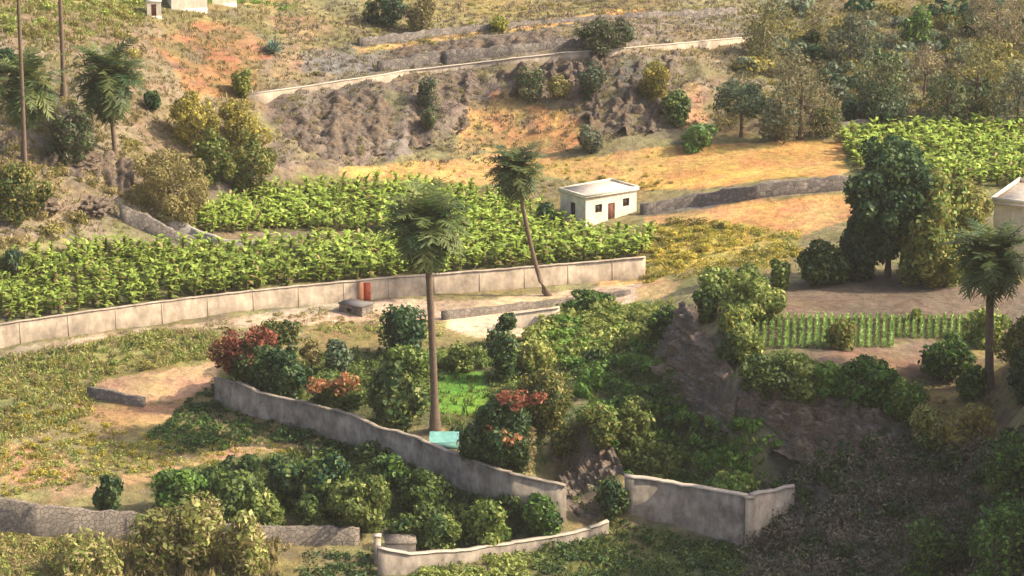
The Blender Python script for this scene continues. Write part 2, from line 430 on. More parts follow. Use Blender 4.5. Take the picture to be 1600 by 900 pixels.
M_DARK = mat_plain('dark_interior', (.03, .026, .024), .5, .1)
M_GLASS = mat_plain('dark_glass', (.04, .04, .045), .15, .1, spec=.5)
M_BROWN = mat_plain('brown_wood', (.16, .06, .04), .7, .25, 6)
M_RED = mat_plain('red_paint', (.36, .07, .035), .6, .2, 3)
M_ORANGE = mat_plain('orange_brick', (.55, .27, .15), .9, .2, 3)
M_TARP = mat_plain('turquoise_tarp', (.16, .36, .33), .7, .3, 1.5, spec=.2)
M_DGREY = mat_plain('dark_concrete', (.15, .14, .135), .9, .25, 1.5)
M_PIER = mat_plain('pier_render', (.40, .325, .25), .9, .2, 1)
M_GREY = mat_plain('grey_concrete', (.30, .275, .25), .9, .2, 1.5)


def mat_rock(name, ca, cb, cc):
    m, nt, out = nodes_mat(name)
    geo = N(nt, 'ShaderNodeNewGeometry')
    mp = N(nt, 'ShaderNodeMapping'); mp.inputs['Scale'].default_value = (1, 1, 2.2)
    nt.links.new(geo.outputs['Position'], mp.inputs['Vector'])
    n1 = N(nt, 'ShaderNodeTexNoise'); n1.inputs['Scale'].default_value = 1.6; n1.inputs['Detail'].default_value = 10; n1.inputs['Roughness'].default_value = .72
    n2 = N(nt, 'ShaderNodeTexNoise'); n2.inputs['Scale'].default_value = .45; n2.inputs['Detail'].default_value = 6
    vo = N(nt, 'ShaderNodeTexVoronoi', feature='DISTANCE_TO_EDGE'); vo.inputs['Scale'].default_value = 1.3
    for n in (n1, n2, vo): nt.links.new(mp.outputs[0], n.inputs['Vector'])
    r1 = N(nt, 'ShaderNodeMapRange'); r1.inputs['From Min'].default_value = .32; r1.inputs['From Max'].default_value = .68
    r2 = N(nt, 'ShaderNodeMapRange'); r2.inputs['From Min'].default_value = .46; r2.inputs['From Max'].default_value = .6
    r3 = N(nt, 'ShaderNodeMapRange'); r3.inputs['From Max'].default_value = .06; r3.inputs['To Min'].default_value = .45
    nt.links.new(n1.outputs['Fac'], r1.inputs['Value']); nt.links.new(n2.outputs['Fac'], r2.inputs['Value']); nt.links.new(vo.outputs['Distance'], r3.inputs['Value'])
    m1 = N(nt, 'ShaderNodeMix', data_type='RGBA'); m1.inputs[6].default_value = (*ca, 1); m1.inputs[7].default_value = (*cb, 1); nt.links.new(r1.outputs[0], m1.inputs[0])
    m2 = N(nt, 'ShaderNodeMix', data_type='RGBA'); m2.inputs[7].default_value = (*cc, 1); nt.links.new(r2.outputs[0], m2.inputs[0]); nt.links.new(m1.outputs[2], m2.inputs[6])
    sc = N(nt, 'ShaderNodeVectorMath', operation='SCALE'); nt.links.new(m2.outputs[2], sc.inputs[0]); nt.links.new(r3.outputs[0], sc.inputs['Scale'])
    bp = N(nt, 'ShaderNodeBump'); bp.inputs['Strength'].default_value = 1.0; bp.inputs['Distance'].default_value = .3; nt.links.new(n1.outputs['Fac'], bp.inputs['Height'])
    bs = N(nt, 'ShaderNodeBsdfPrincipled'); bs.inputs['Roughness'].default_value = .95; bs.inputs['Specular IOR Level'].default_value = .1
    nt.links.new(sc.outputs[0], bs.inputs['Base Color']); nt.links.new(bp.outputs[0], bs.inputs['Normal']); nt.links.new(bs.outputs[0], out.inputs['Surface'])
    return m


M_ROCK = mat_rock('rock', (.12, .10, .088), (.32, .265, .215), (.23, .175, .125))
M_ROCKL = mat_rock('pale_rock', (.095, .080, .070), (.215, .170, .138), (.20, .150, .108))


# ------------------------------------------------------------------ mesh helpers
def mesh_np(name, verts, quads, mat, tint=None, smooth=False):
    verts = np.asarray(verts, np.float32).reshape(-1, 3); quads = np.asarray(quads, np.int32).reshape(-1, 4)
    me = bpy.data.meshes.new(name)
    me.vertices.add(len(verts)); me.vertices.foreach_set('co', verts.ravel())
    me.loops.add(quads.size); me.loops.foreach_set('vertex_index', quads.ravel())
    me.polygons.add(len(quads))
    me.polygons.foreach_set('loop_start', np.arange(0, quads.size, 4, dtype=np.int32))
    if smooth: me.polygons.foreach_set('use_smooth', np.ones(len(quads), bool))
    if tint is not None:
        a = me.attributes.new('tint', 'FLOAT_COLOR', 'FACE')
        c = np.ones((len(quads), 4), np.float32); c[:, :3] = tint
        a.data.foreach_set('color', c.ravel())
    me.materials.append(mat)
    me.update(calc_edges=True); me.validate()
    return me


def link(name, me, parent=None, loc=None):
    o = bpy.data.objects.new(name, me)
    COL.objects.link(o)
    if parent is not None: o.parent = parent
    if loc is not None: o.location = loc
    return o


def tag(o, label=None, cat=None, group=None, kind=None):
    if label: o['label'] = label
    if cat: o['category'] = cat
    if group: o['group'] = group
    if kind: o['kind'] = kind
    return o


def thing(name, label, cat, loc, group=None):
    return tag(link(name, None, None, loc), label, cat, group)


class MB:
    """Collects boxes, tubes and strips; builds one mesh."""
    def __init__(s): s.v = []; s.q = []

    def add(s, vs, qs):
        b = len(s.v); s.v += [tuple(x) for x in vs]; s.q += [[i + b for i in q] for q in qs]

    def box(s, x0, y0, z0, x1, y1, z1, M=None):
        vs = [(x, y, z) for x in (x0, x1) for y in (y0, y1) for z in (z0, z1)]
        if M is not None: vs = [tuple(M @ Vector(v)) for v in vs]
        s.add(vs, [[0, 1, 3, 2], [4, 6, 7, 5], [0, 4, 5, 1], [2, 3, 7, 6], [0, 2, 6, 4], [1, 5, 7, 3]])

    def tube(s, pts, rad, n=8):
        pts = [Vector(p) for p in pts]
        rings = []
        for i, p in enumerate(pts):
            t = (pts[min(i + 1, len(pts) - 1)] - pts[max(i - 1, 0)]).normalized()
            a = t.orthogonal().normalized() if abs(t.z) < .9 else Vector((1, 0, 0)).cross(t).normalized()
            b = t.cross(a)
            rings.append([p + (a * math.cos(k * 2 * math.pi / n) + b * math.sin(k * 2 * math.pi / n)) * rad[i] for k in range(n)])
        vs = [v for r in rings for v in r]
        qs = []
        for i in range(len(pts) - 1):
            for k in range(n):
                qs.append([i * n + k, i * n + (k + 1) % n, (i + 1) * n + (k + 1) % n, (i + 1) * n + k])
        vs.append(pts[-1]); c = len(vs) - 1; e = (len(pts) - 1) * n
        for k in range(0, n, 2): qs.append([c, e + k, e + (k + 1) % n, e + (k + 2) % n])
        s.add(vs, qs)

    def build(s, name, mat, parent=None, loc=None, smooth=False):
        return link(name, mesh_np(name, s.v, s.q, mat, smooth=smooth), parent, loc)


# ------------------------------------------------------------------ terrain sheet
nx, ny = XX.shape
ii, jj = np.meshgrid(np.arange(nx - 1), np.arange(ny - 1), indexing='ij')
q = np.stack([ii * ny + jj, (ii + 1) * ny + jj, (ii + 1) * ny + jj + 1, ii * ny + jj + 1], -1).reshape(-1, 4)
fc = (base[:-1, :-1] + base[1:, :-1] + base[:-1, 1:] + base[1:, 1:]) / 4
me = mesh_np('ground', np.stack([XX, YY, ZZ], -1), q, M_GROUND, smooth=True)
a = me.attributes.new('tint', 'FLOAT_COLOR', 'POINT')
c4 = np.ones((nx * ny, 4), np.float32); c4[:, :3] = base.reshape(-1, 3)
a.data.foreach_set('color', c4.ravel())
tag(link('ground', me), kind='structure')

# ------------------------------------------------------------------ the air of the valley
def haze(density):
    m, nt, out = nodes_mat('haze')
    pv = N(nt, 'ShaderNodeVolumePrincipled'); pv.inputs['Color'].default_value = (.92, .88, .80, 1); pv.inputs['Density'].default_value = density; pv.inputs['Anisotropy'].default_value = .1
    nt.links.new(pv.outputs[0], out.inputs['Volume'])
    x0, x1, y0, y1, z0, z1 = GX[0] - 5, GX[-1] + 5, GY[0] - 5, GY[-1] + 5, float(ZZ.min()) - 1, float(ZZ.max()) + 8
    vs = [(x, y, z) for x in (x0, x1) for y in (y0, y1) for z in (z0, z1)]
    qs = [[0, 1, 3, 2], [4, 6, 7, 5], [0, 4, 5, 1], [2, 3, 7, 6], [0, 2, 6, 4], [1, 5, 7, 3]]
    tag(link('haze', mesh_np('haze', vs, qs, m)), kind='stuff')


haze(.00011)

# ------------------------------------------------------------------ foliage
K = {   # two leaf tints, leaf length, width
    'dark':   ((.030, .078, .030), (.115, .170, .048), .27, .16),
    'teal':   ((.018, .066, .036), (.070, .135, .052), .27, .16),  # puts the blue skylight of shaded leaves into the tint
    'mid':    ((.085, .150, .034), (.240, .300, .075), .27, .16),
    'green':  ((.065, .175, .030), (.210, .350, .060), .28, .17),
    'light':  ((.185, .250, .055), (.430, .450, .135), .27, .16),
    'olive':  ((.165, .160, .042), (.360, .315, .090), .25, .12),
    'yellow': ((.300, .270, .040), (.520, .430, .080), .25, .13),
    'dry':    ((.240, .200, .090), (.440, .365, .170), .25, .09),
    'grey':   ((.140, .122, .090), (.290, .250, .175), .23, .08),
    'bluish': ((.085, .130, .085), (.220, .260, .165), .27, .15),
    'haze_olive':   ((.100, .108, .060), (.270, .262, .145), .26, .12),  # haze over the far wood is mixed into this leaf colour
    'palm':   ((.042, .088, .032), (.185, .215, .070), .30, .18),
    'red':    ((.170, .055, .035), (.370, .140, .085), .22, .15),
    'orange': ((.420, .180, .085), (.560, .300, .140), .22, .15),
}


def leaves(P, Nn, kind, jitter=1.0, size=1.0, clump=None):
    """Leaf quads at points P with outward normals Nn."""
    ca, cb, L, W = K[kind]
    n = len(P)
    nr = Nn + rng.normal(0, .55 * jitter, (n, 3))
    nr /= np.linalg.norm(nr, axis=1, keepdims=True) + 1e-9
    t = np.cross(nr, rng.normal(0, 1, (n, 3))); t /= np.linalg.norm(t, axis=1, keepdims=True) + 1e-9
    b = np.cross(nr, t)
    s = (size * rng.choice([.5, .65, .8, 1.0, 1.2, 1.35], n))[:, None]
    V = np.stack([P - t * L * s, P - b * W * s + nr * .05, P + t * L * s, P + b * W * s + nr * .05], 1)
    f = np.clip(rng.normal(.5, .28, n) + (0 if clump is None else clump), 0, 1)[:, None]
    T = np.array(ca) * (1 - f) + np.array(cb) * f
    T = T * rng.uniform(.65, 1.35, (n, 1))
    return V, T


def merge(parts):
    V = np.concatenate([p[0] for p in parts]).reshape(-1, 3); T = np.concatenate([p[1] for p in parts])
    return V, np.arange(len(V)).reshape(-1, 4), T


def crown_points(lobes, dens):
    """Points in the outer shell of every lobe."""
    Ps, Ns, Cs = [], [], []
    for (c, r) in lobes:
        r = np.array(r)
        area = 4 * math.pi * ((r[0] * r[1]) ** 1.6 / 3 + (r[0] * r[2]) ** 1.6 / 3 + (r[1] * r[2]) ** 1.6 / 3) ** (1 / 1.6)
        n = max(20, int(area * dens))
        d = rng.normal(0, 1, (n, 3)); d /= np.linalg.norm(d, axis=1, keepdims=True)
        rad = np.where(rng.random(n) < .14, rng.uniform(1.0, 1.28, n), rng.uniform(.6, 1.06, n) ** .6)
        Ps.append(np.array(c) + d * r * rad[:, None]); Ns.append(d / r); Cs.append(np.full(n, rng.normal(0, .2)))
    P = np.concatenate(Ps); Nn = np.concatenate(Ns); Nn /= np.linalg.norm(Nn, axis=1, keepdims=True)
    return P, Nn, np.concatenate(Cs)


def make_lobes(w, d, z0, z1, n=None, flat=.8):
    """Irregular lobes filling an ellipsoid w x d, from z0 to z1."""
    h = z1 - z0
    n = int((n or np.clip(4 + w * h / 3.0, 5, 22)) * (2.6 if w > 5.5 else 1.5))
    L = []
    for k in range(n):
        for _ in range(40):
            p = rng.uniform(-1, 1, 3)
            if (p ** 2).sum() < 1 and (p ** 2).sum() > .12: break
        s = rng.uniform(.22, .44)
        if w > 5.5:
            p *= rng.uniform(.72, 1.08) / (np.linalg.norm(p) + 1e-6); s = rng.uniform(.17, .29)
        r = np.array([w / 2 * s, d / 2 * s, max(h / 2 * s * flat, min(w, h) * .12)]) * rng.uniform(.85, 1.2)
        c = p * np.array([w / 2, d / 2, h / 2]) * (1 - s * .85); c[2] += (z0 + z1) / 2
        L.append((c, r))
    L.append(((0, 0, (z0 + z1) / 2), (w * .3, d * .3, h * .32)))
    return L


def crown_mesh(name, lobes, kind, dens=9, size=1.0, kind2=None, mix=.3):
    P, Nn, C = crown_points(lobes, dens)
    if kind2:
        m = rng.random(len(P)) < mix
        V, T, = merge([leaves(P[~m], Nn[~m], kind, 1, size, C[~m]), leaves(P[m], Nn[m], kind2, 1, size, C[m])])[::2]
        qd = np.arange(len(V)).reshape(-1, 4)
    else:
        V, qd, T = merge([leaves(P, Nn, kind, 1, size, C)])
    return mesh_np(name, V, qd, M_LEAF, T)


def trunk_mesh(h, r, w, lobes, n=4):
    mb = MB()
    pts = [(rng.normal(0, .06) * k * .3, rng.normal(0, .06) * k * .3, -.4 + (h + .4) * k / 4) for k in range(5)]
    mb.tube(pts, [r * (1.35 if k == 0 else 1 - .14 * k) for k in range(5)], 7)
    for c, rr in lobes[:n]:
        a = Vector(pts[2]) * .5 + Vector(pts[3]) * .5
        e = Vector(c)
        mid = (a + e) / 2 + Vector((0, 0, -.08 * (e - a).length))
        mb.tube([a, mid, e], [r * .55, r * .35, r * .12], 5)
    return mesh_np('trunk', mb.v, mb.q, M_BARK)


def tree(name, label, cat, box, vb, kind, group=None, kind2=None, mix=.3, dens=30, size=.73, n=None, blossom=None, depth=1.0, trunkr=None, clear=None):
    """box: crown box (u0,v0,u1,v1) on the survey photograph, vb: row where it stands."""
    u0, v0, u1, v1 = box
    p = G((u0 + u1) / 2, vb)
    s = px_per_m(p)
    w = (u1 - u0) / s; z1 = (vb - v0) / s / CP; z0 = (vb - v1) / s / CP
    if vb - v1 < .22 * (vb - v0): z0 = -.22 * z1
    if clear is not None: z0 = clear
    t = thing(name, label, cat, p, group)
    lobes = make_lobes(w, w * depth, z0, z1, n)
    link('crown', crown_mesh('crown', lobes, kind, dens, size, kind2, mix), t)
    link('trunk', trunk_mesh(max(z0, 0) + (z1 - z0) * .5, trunkr or max(.08, w * .035), w, lobes), t)
    for b in (blossom or []):
        bu, bv, bw, bh, bk = b
        c = ((bu - (u0 + u1) / 2) / s, -w * .25, (vb - bv) / s / CP)
        L = [((c[0] + rng.normal(0, bw / s * .26), c[1] + rng.normal(0, .5), c[2] + rng.normal(0, bh / s * .24)), tuple(np.array((bw / s * .16, bw / s * .2, bh / s * .2)) * rng.uniform(.6, 1.3))) for _ in range(13)]
        link('blossom', crown_mesh('blossom', L, bk, 12, .8), t)
    return t


# library of bushes for repeats
def bush_mesh(kind, k, kind2=None, mix=.3):
    lobes = [((rng.normal(0, .42), rng.normal(0, .42), .42 + rng.uniform(-.1, .35)), (rng.uniform(.35, .6),) * 2 + (rng.uniform(.3, .5),)) for _ in range(5)]
    return crown_mesh('shrub', lobes, kind, 22, .6, kind2, mix)


LIB = {}


def lib(kind):
    if kind not in LIB:
        LIB[kind] = [bush_mesh(kind, k) for k in range(4)]
    return LIB[kind]


def scatter_pts(pg, n, mind=0.0, edge=0.0):
    pg = np.asarray(pg)
    lo, hi = pg[:, :2].min(0), pg[:, :2].max(0)
    out = []
    tries = 0
    while len(out) < n and tries < 60:
        tries += 1
        x = rng.uniform(lo[0], hi[0], n * 2); y = rng.uniform(lo[1], hi[1], n * 2)
        m = inpoly(x, y, pg)
        for a, b in zip(x[m], y[m]):
            if mind and any((a - c) ** 2 + (b - d) ** 2 < mind * mind for c, d in out): continue
            out.append((a, b))
            if len(out) >= n: break
    return np.array(out).reshape(-1, 2)


def shrubs(label, group, kind, n, smin, smax, *uv, name='shrub', flat=1.0, mind=.8, cat='shrub'):
    pts = scatter_pts(poly(*uv), n, mind)
    for x, y in pts:
        if any(inpoly(np.array([x]), np.array([y]), c)[0] for c in CLEAR): continue
        s = random.uniform(smin, smax)
        z = float(zat(x, y)) - .12 * s
        SHRUBS.append((s * px_per_m((x, y, z)) * (.6 + .4 * flat), random.randrange(4), kind, (x, y, z),
                       (s * random.uniform(.85, 1.2), s * random.uniform(.85, 1.2), s * flat * random.uniform(.8, 1.15)), random.uniform(0, 6.28), label, group, cat))


SHRUBS = []
CLEAR = [poly((672, 600), (690, 584), (756, 584), (766, 640), (745, 668), (690, 664))]


def place_shrubs():
    """The 300 that show largest are objects; the small remainder is one mass."""
    SHRUBS.sort(key=lambda t: -t[0])
    restV, restT = [], []
    for i, (_, k, kind, loc, sc, an, label, group, cat) in enumerate(SHRUBS):
        me = lib(kind)[k]
        if i < 300:
            o = link('shrub', me, None, loc); o.scale = sc; o.rotation_euler = (0, 0, an)
            tag(o, label, cat, group)
        else:
            v = np.empty(len(me.vertices) * 3, np.float32); me.vertices.foreach_get('co', v); v = v.reshape(-1, 3) * np.array(sc)
            c, s_ = math.cos(an), math.sin(an)
            restV.append(np.stack([v[:, 0] * c - v[:, 1] * s_ + loc[0], v[:, 0] * s_ + v[:, 1] * c + loc[1], v[:, 2] + loc[2]], 1))
            t = np.empty(len(me.polygons) * 4, np.float32); me.attributes['tint'].data.foreach_get('color', t); restT.append(t.reshape(-1, 4)[:, :3] * random.uniform(.8, 1.2))
    V = np.concatenate(restV)
    tag(link('shrubbery', mesh_np('shrubbery', V, np.arange(len(V)).reshape(-1, 4), M_LEAF, np.concatenate(restT))), 'mass of small scrub bushes dotted over the valley and hillside', 'shrubs', kind='stuff')


def tufts(name, label, cat, specs):
    """Uncountable ground cover: blades and leaf specks rooted on the ground, one mesh."""
    Vs, Ts = [], []
    for kind, dens, hmin, hmax, nb, lean, uv in specs:
        pg = poly(*uv)
        lo, hi = pg[:, :2].min(0), pg[:, :2].max(0)
        n = int((hi[0] - lo[0]) * (hi[1] - lo[1]) * dens)
        x = rng.uniform(lo[0], hi[0], n); y = rng.uniform(lo[1], hi[1], n)
        m = inpoly(x, y, pg) & (vnoise(x / 2.3, y / 2.3) + .5 * vnoise(x / .9 + 40, y / .9) > .5)
        x, y = x[m], y[m]; n = len(x)
        if not n: continue
        z = zat(x, y)
        ca, cb = np.array(K[kind][0]), np.array(K[kind][1])
        H = rng.uniform(hmin, hmax, n); f0 = np.clip(rng.normal(.5, .35, n), 0, 1)
        for k in range(nb):
            a = rng.uniform(0, 6.283, n); ln = np.abs(rng.normal(0, lean, n)) + .1
            h = H * rng.uniform(.6, 1.15, n)
            d = np.stack([np.cos(a) * ln * h, np.sin(a) * ln * h, h], 1)
            a2 = rng.uniform(0, 6.283, n); wv = np.stack([np.cos(a2), np.sin(a2), 0 * a2], 1) * (h * .16 + .03)[:, None]
            o = np.stack([x + rng.normal(0, .15, n), y + rng.normal(0, .15, n), z - .05], 1)
            Vs.append(np.stack([o - wv * .6, o + wv * .6, o + d * .6 + wv, o + d], 1))
            f = np.clip(f0 + rng.normal(0, .2, n), 0, 1)[:, None]
            Ts.append((ca * (1 - f) + cb * f) * rng.uniform(.8, 1.2, (n, 1)))
    V = np.concatenate(Vs).reshape(-1, 3); T = np.concatenate(Ts)
    o = link(name, mesh_np(name, V, np.arange(len(V)).reshape(-1, 4), M_LEAF, T))
    return tag(o, label, cat, kind='stuff')


def clumps(name, label, cat, specs):
    """Uncountable knee-high scrub: many small leaf clumps in one mesh."""
    Vs, Ts = [], []
    for kind, dens, rmin, rmax, uv in specs:
        pg = poly(*uv)
        lo, hi = pg[:, :2].min(0), pg[:, :2].max(0)
        n = int((hi[0] - lo[0]) * (hi[1] - lo[1]) * dens)
        x = rng.uniform(lo[0], hi[0], n); y = rng.uniform(lo[1], hi[1], n)
        m = inpoly(x, y, pg) & (vnoise(x / 3.1 + 9, y / 3.1) + .6 * vnoise(x / 1.1 + 40, y / 1.1) > .55) & ~inpoly(x, y, CLEAR[0])
        x, y = x[m], y[m]; n = len(x)
        if not n: continue
        nl = 34
        r = rng.uniform(rmin, rmax, n) * rng.choice([.6, 1, 1, 1.4], n)
        d = rng.normal(0, 1, (n, nl, 3)); d /= np.linalg.norm(d, axis=2, keepdims=True); d[..., 2] = np.abs(d[..., 2])
        P = np.stack([x, y, zat(x, y)], 1)[:, None] + d * (r[:, None] * rng.uniform(.6, 1.1, (n, nl)))[..., None] * np.array([1.15, 1.15, .85])
        C = np.repeat(rng.normal(0, .25, n)[:, None], nl, 1)
        size = float(np.clip(r.mean() * 1.0, .35, .8))
        V, T = leaves(P.reshape(-1, 3), d.reshape(-1, 3), kind, 1, size, C.reshape(-1))
        Vs.append(V); Ts.append(T)
    V = np.concatenate(Vs).reshape(-1, 3)
    return tag(link(name, mesh_np(name, V, np.arange(len(V)).reshape(-1, 4), M_LEAF, np.concatenate(Ts))), label, cat, kind='stuff')


def rock_face(name, label, crest, foot, lift=.5, disp=.9, n=90, m=48, mat=None, seed=0.0, gully=.6, bulge_=.5):
    """A craggy face between a crest line and a foot line, its back buried in the slope."""
    from mathutils import noise
    A_ = np.array([G(*p) for p in crest]); B_ = np.array([G(*p) for p in foot])
    A_[:, 2] += lift; B_[:, 2] -= .4
    def res(P, k):
        t = np.linspace(0, 1, len(P)); s_ = np.linspace(0, 1, k)
        return np.stack([np.interp(s_, t, P[:, c]) for c in range(3)], 1)
    A_, B_ = res(A_, n), res(B_, n)
    org = B_.mean(0)
    d0 = (B_ - A_).mean(0); al = (A_[-1] - A_[0])
    nr = np.cross(d0, al); nr /= np.linalg.norm(nr)
    if nr[1] > 0: nr = -nr
    vs = []
    for i in range(n):
        for j in range(m + 1):
            f = j / m
            p = A_[i] * (1 - f) + B_[i] * f
            q_ = Vector((p[0] * .33 + seed, p[1] * .33, p[2] * .33))
            dist, _ = noise.voronoi(q_ * 1.6)
            d2, _ = noise.voronoi(q_ * 4.5)
            strata = noise.noise(Vector((q_.x * .8, q_.y * .8, q_.z * 9)))
            k = 1.5 * (dist[1] - dist[0]) + .3 * (d2[1] - d2[0]) + 1.1 * noise.fractal(q_ * 2.3, .7, 2.1, 6) + .45 * (strata > .05) + gully * noise.noise(Vector((f * .6 + seed, i / n * 16.0, 0)))
            bulge = math.sin(math.pi * min(f * 1.05, 1)) * bulge_
            e = min(1, i / (n * .14), (n - 1 - i) / (n * .14))
            p = p + nr * disp * e * (k * (.45 + .55 * min(1, f * 6)) + bulge - .3) - np.array([0, 0, 1]) * (lift + .5) * (1 - e) * (1 - f)
            if f < .12: p[2] += disp * .45 * noise.noise(q_ * 3)
            vs.append(p - org)
        back = A_[i] - org - nr * 1.2; vs.append(back - np.array([0, 0, 1.6]))
    w = m + 2
    qs = [[i * w + j, (i + 1) * w + j, (i + 1) * w + j + 1, i * w + j + 1] for i in range(n - 1) for j in range(m)]
    qs += [[i * w + m + 1, (i + 1) * w + m + 1, (i + 1) * w, i * w] for i in range(n - 1)]
    return tag(link(name, mesh_np(name, vs, qs, mat or M_ROCK), None, tuple(org)), label, 'rock face')


# ------------------------------------------------------------------ palms
def palm_crown(nf, L, droop, kind, up=1.0, width=.55, lo=-1.2):
    """Feather fronds with leaflets; droop bends each one down along its length."""
    ca, cb = np.array(K[kind][0]), np.array(K[kind][1])
    V, T = [], []
    for i in range(nf):
        az = i * 2.39996 + rng.normal(0, .25)
        f = i / nf
        el = 1.2 - f ** .9 * (1.2 - lo) + rng.normal(0, .16)
        l = L * rng.uniform(.75, 1.12)
        hdir = np.array([math.cos(az), math.sin(az), 0])
        p = np.array([0., 0., 0.]); e = el
        seg = 7
        side = np.array([-math.sin(az), math.cos(az), 0])
        fcol = np.clip(rng.normal(.45, .3), 0, 1)
        for k in range(seg):
            d = hdir * math.cos(e) + np.array([0, 0, 1]) * math.sin(e)
            q_ = p + d * l / seg
            nrm = np.cross(d, side)
            col = (ca * (1 - fcol) + cb * fcol)
            rw = .05 * (1 - k / seg) + .015
            V.append([p - side * rw, p + side * rw, q_ + side * rw * .8, q_ - side * rw * .8]); T.append(col * .9)
            ll = width * l * .46 * math.sin(math.pi * (.1 + .82 * (k + .5) / seg))
            for sgn in (-1, 1):
                for m in (0, .5):
                    b0 = p + (q_ - p) * m; b1 = p + (q_ - p) * (m + .44)
                    tip = b0 + (q_ - p) * .9 + side * sgn * ll * rng.uniform(.75, 1.15) + nrm * ll * rng.uniform(-.1, .45) - np.array([0, 0, 1]) * ll * rng.uniform(.05, .35)
                    V.append([b0, b1, tip + d * .12, tip]); T.append(col * rng.uniform(.75, 1.3))
            p = q_
            e = max(e - droop * (.4 + 1.2 * k / seg) / seg, -1.5)
    V = np.array(V).reshape(-1, 3)
    return mesh_np('crown', V, np.arange(len(V)).reshape(-1, 4), M_LEAF, np.array(T))


def palm(label, foot, top, tops=None, r=.28, nf=56, L=3.2, droop=1.1, kind='mid', skirt=True, bend=None, group=None, base=None, lo=-1.0):
    """foot, top: pixels of the trunk's foot and of the crown's heart (upright above the foot, unless bent)."""
    p = Vector(base or G(*foot)); s = px_per_m(p)
    h = (foot[1] - top[1]) / s / CP; dx = (top[0] - foot[0]) / s
    t = thing('palm_tree', label, 'palm tree', p, group)
    pts, rad = [], []
    n = 14
    for k in range(n + 1):
        f = k / n
        x = dx * (f if bend is None else f ** bend)
        pts.append((x, 0.12 * math.sin(f * 5), -.5 + (h + .5) * f))
        rad.append(r * (1.45 - .6 * min(1, f * 6)) * (1 - .25 * f) * (1 + .06 * (k % 2)))
    mb = MB(); mb.tube(pts, rad, 10); mb.build('trunk', M_PALMBARK, t)
    c = link('crown', palm_crown(nf, L, droop, kind, lo=lo), t, (dx, 0, h))
    if skirt:
        link('dead_fronds', palm_crown(26, L * .8, 1.0, 'grey', width=.45, lo=-1.45), t, (dx, 0, h - .5)).scale = (.6, .6, 1)
    return t


# ------------------------------------------------------------------ walls
def wall(name, label, pts, thick, mat, cope=None, cope_mat=None, cat='wall', posts=None, back=.0, piece=.8, sink=.6, rough=.04, straight=False):
    """pts: (u, v_top, v_foot). Follows the ground, foot sunk in."""
    P = []
    for u, vt, vf in pts:
        g = G(u, vf); s = px_per_m(g)
        P.append((g[0], g[1], g[2], (vf - vt) / s / CP))
    P = np.array(P)
    org = P[0, :3].copy()
    seg = np.linalg.norm(np.diff(P[:, :2], axis=0), axis=1); cum = np.concatenate([[0], np.cumsum(seg)])
    n = max(2, int(cum[-1] / piece) + 1)
    ts = np.unique(np.concatenate([np.linspace(0, cum[-1], n), cum]))
    X = np.interp(ts, cum, P[:, 0]); Y = np.interp(ts, cum, P[:, 1])
    top = np.interp(ts, cum, P[:, 2] + P[:, 3])
    g = zat(X, Y)
    if not straight: top = top + rng.normal(0, rough, len(ts))
    t = thing(name, label, cat, tuple(org))
    dx = np.gradient(X); dy = np.gradient(Y); ln = np.hypot(dx, dy); nxv, nyv = -dy / ln, dx / ln
    def strip(z0, z1, th):
        vs, qs = [], []
        for i in range(len(ts)):
            for sg in (-1, 1):
                for z in (z0[i], z1[i]):
                    vs.append((X[i] + nxv[i] * th / 2 * sg - org[0], Y[i] + nyv[i] * th / 2 * sg - org[1], z - org[2]))
        for i in range(len(ts) - 1):
            a, b = i * 4, i * 4 + 4
            qs += [[a, b, b + 1, a + 1], [a + 2, a + 3, b + 3, b + 2], [a + 1, b + 1, b + 3, a + 3]]
        e = (len(ts) - 1) * 4
        qs += [[0, 1, 3, 2], [e, e + 2, e + 3, e + 1]]
        return vs, qs
    mb = MB(); mb.add(*strip(np.minimum(g, top) - sink, top, thick)); mb.build('wall_body', mat, t)
    if cope:
        mb = MB(); mb.add(*strip(top + .003, top + cope, thick + .14)); mb.build('coping', cope_mat or M_COPE, t)
    if posts:
        k = 0
        d = posts
        while d < cum[-1] - .5:
            x = np.interp(d, cum, P[:, 0]); y = np.interp(d, cum, P[:, 1]); zt = np.interp(d, ts, top)
            i = min(np.searchsorted(cum, d), len(P) - 1); an = math.atan2(P[i, 1] - P[i - 1, 1], P[i, 0] - P[i - 1, 0])
            Mx = Matrix.Translation((x - org[0], y - org[1], 0)) @ Matrix.Rotation(an, 4, 'Z')
            mb = MB(); mb.box(-.05, -thick / 2 - .015, float(zat(x, y)) - org[2] - .5, .05, thick / 2 + .015, zt - org[2] - .03, Mx)
            mb.build('pier', M_PIER, t)
            d += posts
    t['_path'] = 1; del t['_path']
    return t, P, org


def outcrop(label, u, v, w, d, h, mat=None, name='rock_outcrop', rot=0.0, sink=.35):
    """Craggy rock grown from a sphere: facets, ledges, buried foot."""
    from mathutils import noise
    import bmesh
    bm = bmesh.new(); bmesh.ops.create_icosphere(bm, subdivisions=5, radius=1)
    off = Vector((u * .37, v * .53, u * .11))
    for vv in bm.verts:
        n = vv.co.copy()
        q_ = n * 1.3 + off
        dist, _ = noise.voronoi(q_ * 1.5)
        k = .72 + .55 * dist[0] + .22 * noise.fractal(q_ * 2.2, .9, 2.1, 5) + .12 * abs(noise.noise(Vector((q_.x * 1.5, q_.y * 1.5, q_.z * 6))))
        vv.co = Vector((n.x * k * w / 2, n.y * k * d / 2, n.z * k * h * .62))
    me = bpy.data.meshes.new(name); bm.to_mesh(me); bm.free(); me.materials.append(mat or M_ROCK)
    g = Vector(G(u, v))
    o = link(name, me, None, g + Vector((0, d * .2, h * (.5 - sink)))); o.rotation_euler = (0, 0, rot)
    return tag(o, label, 'rock')


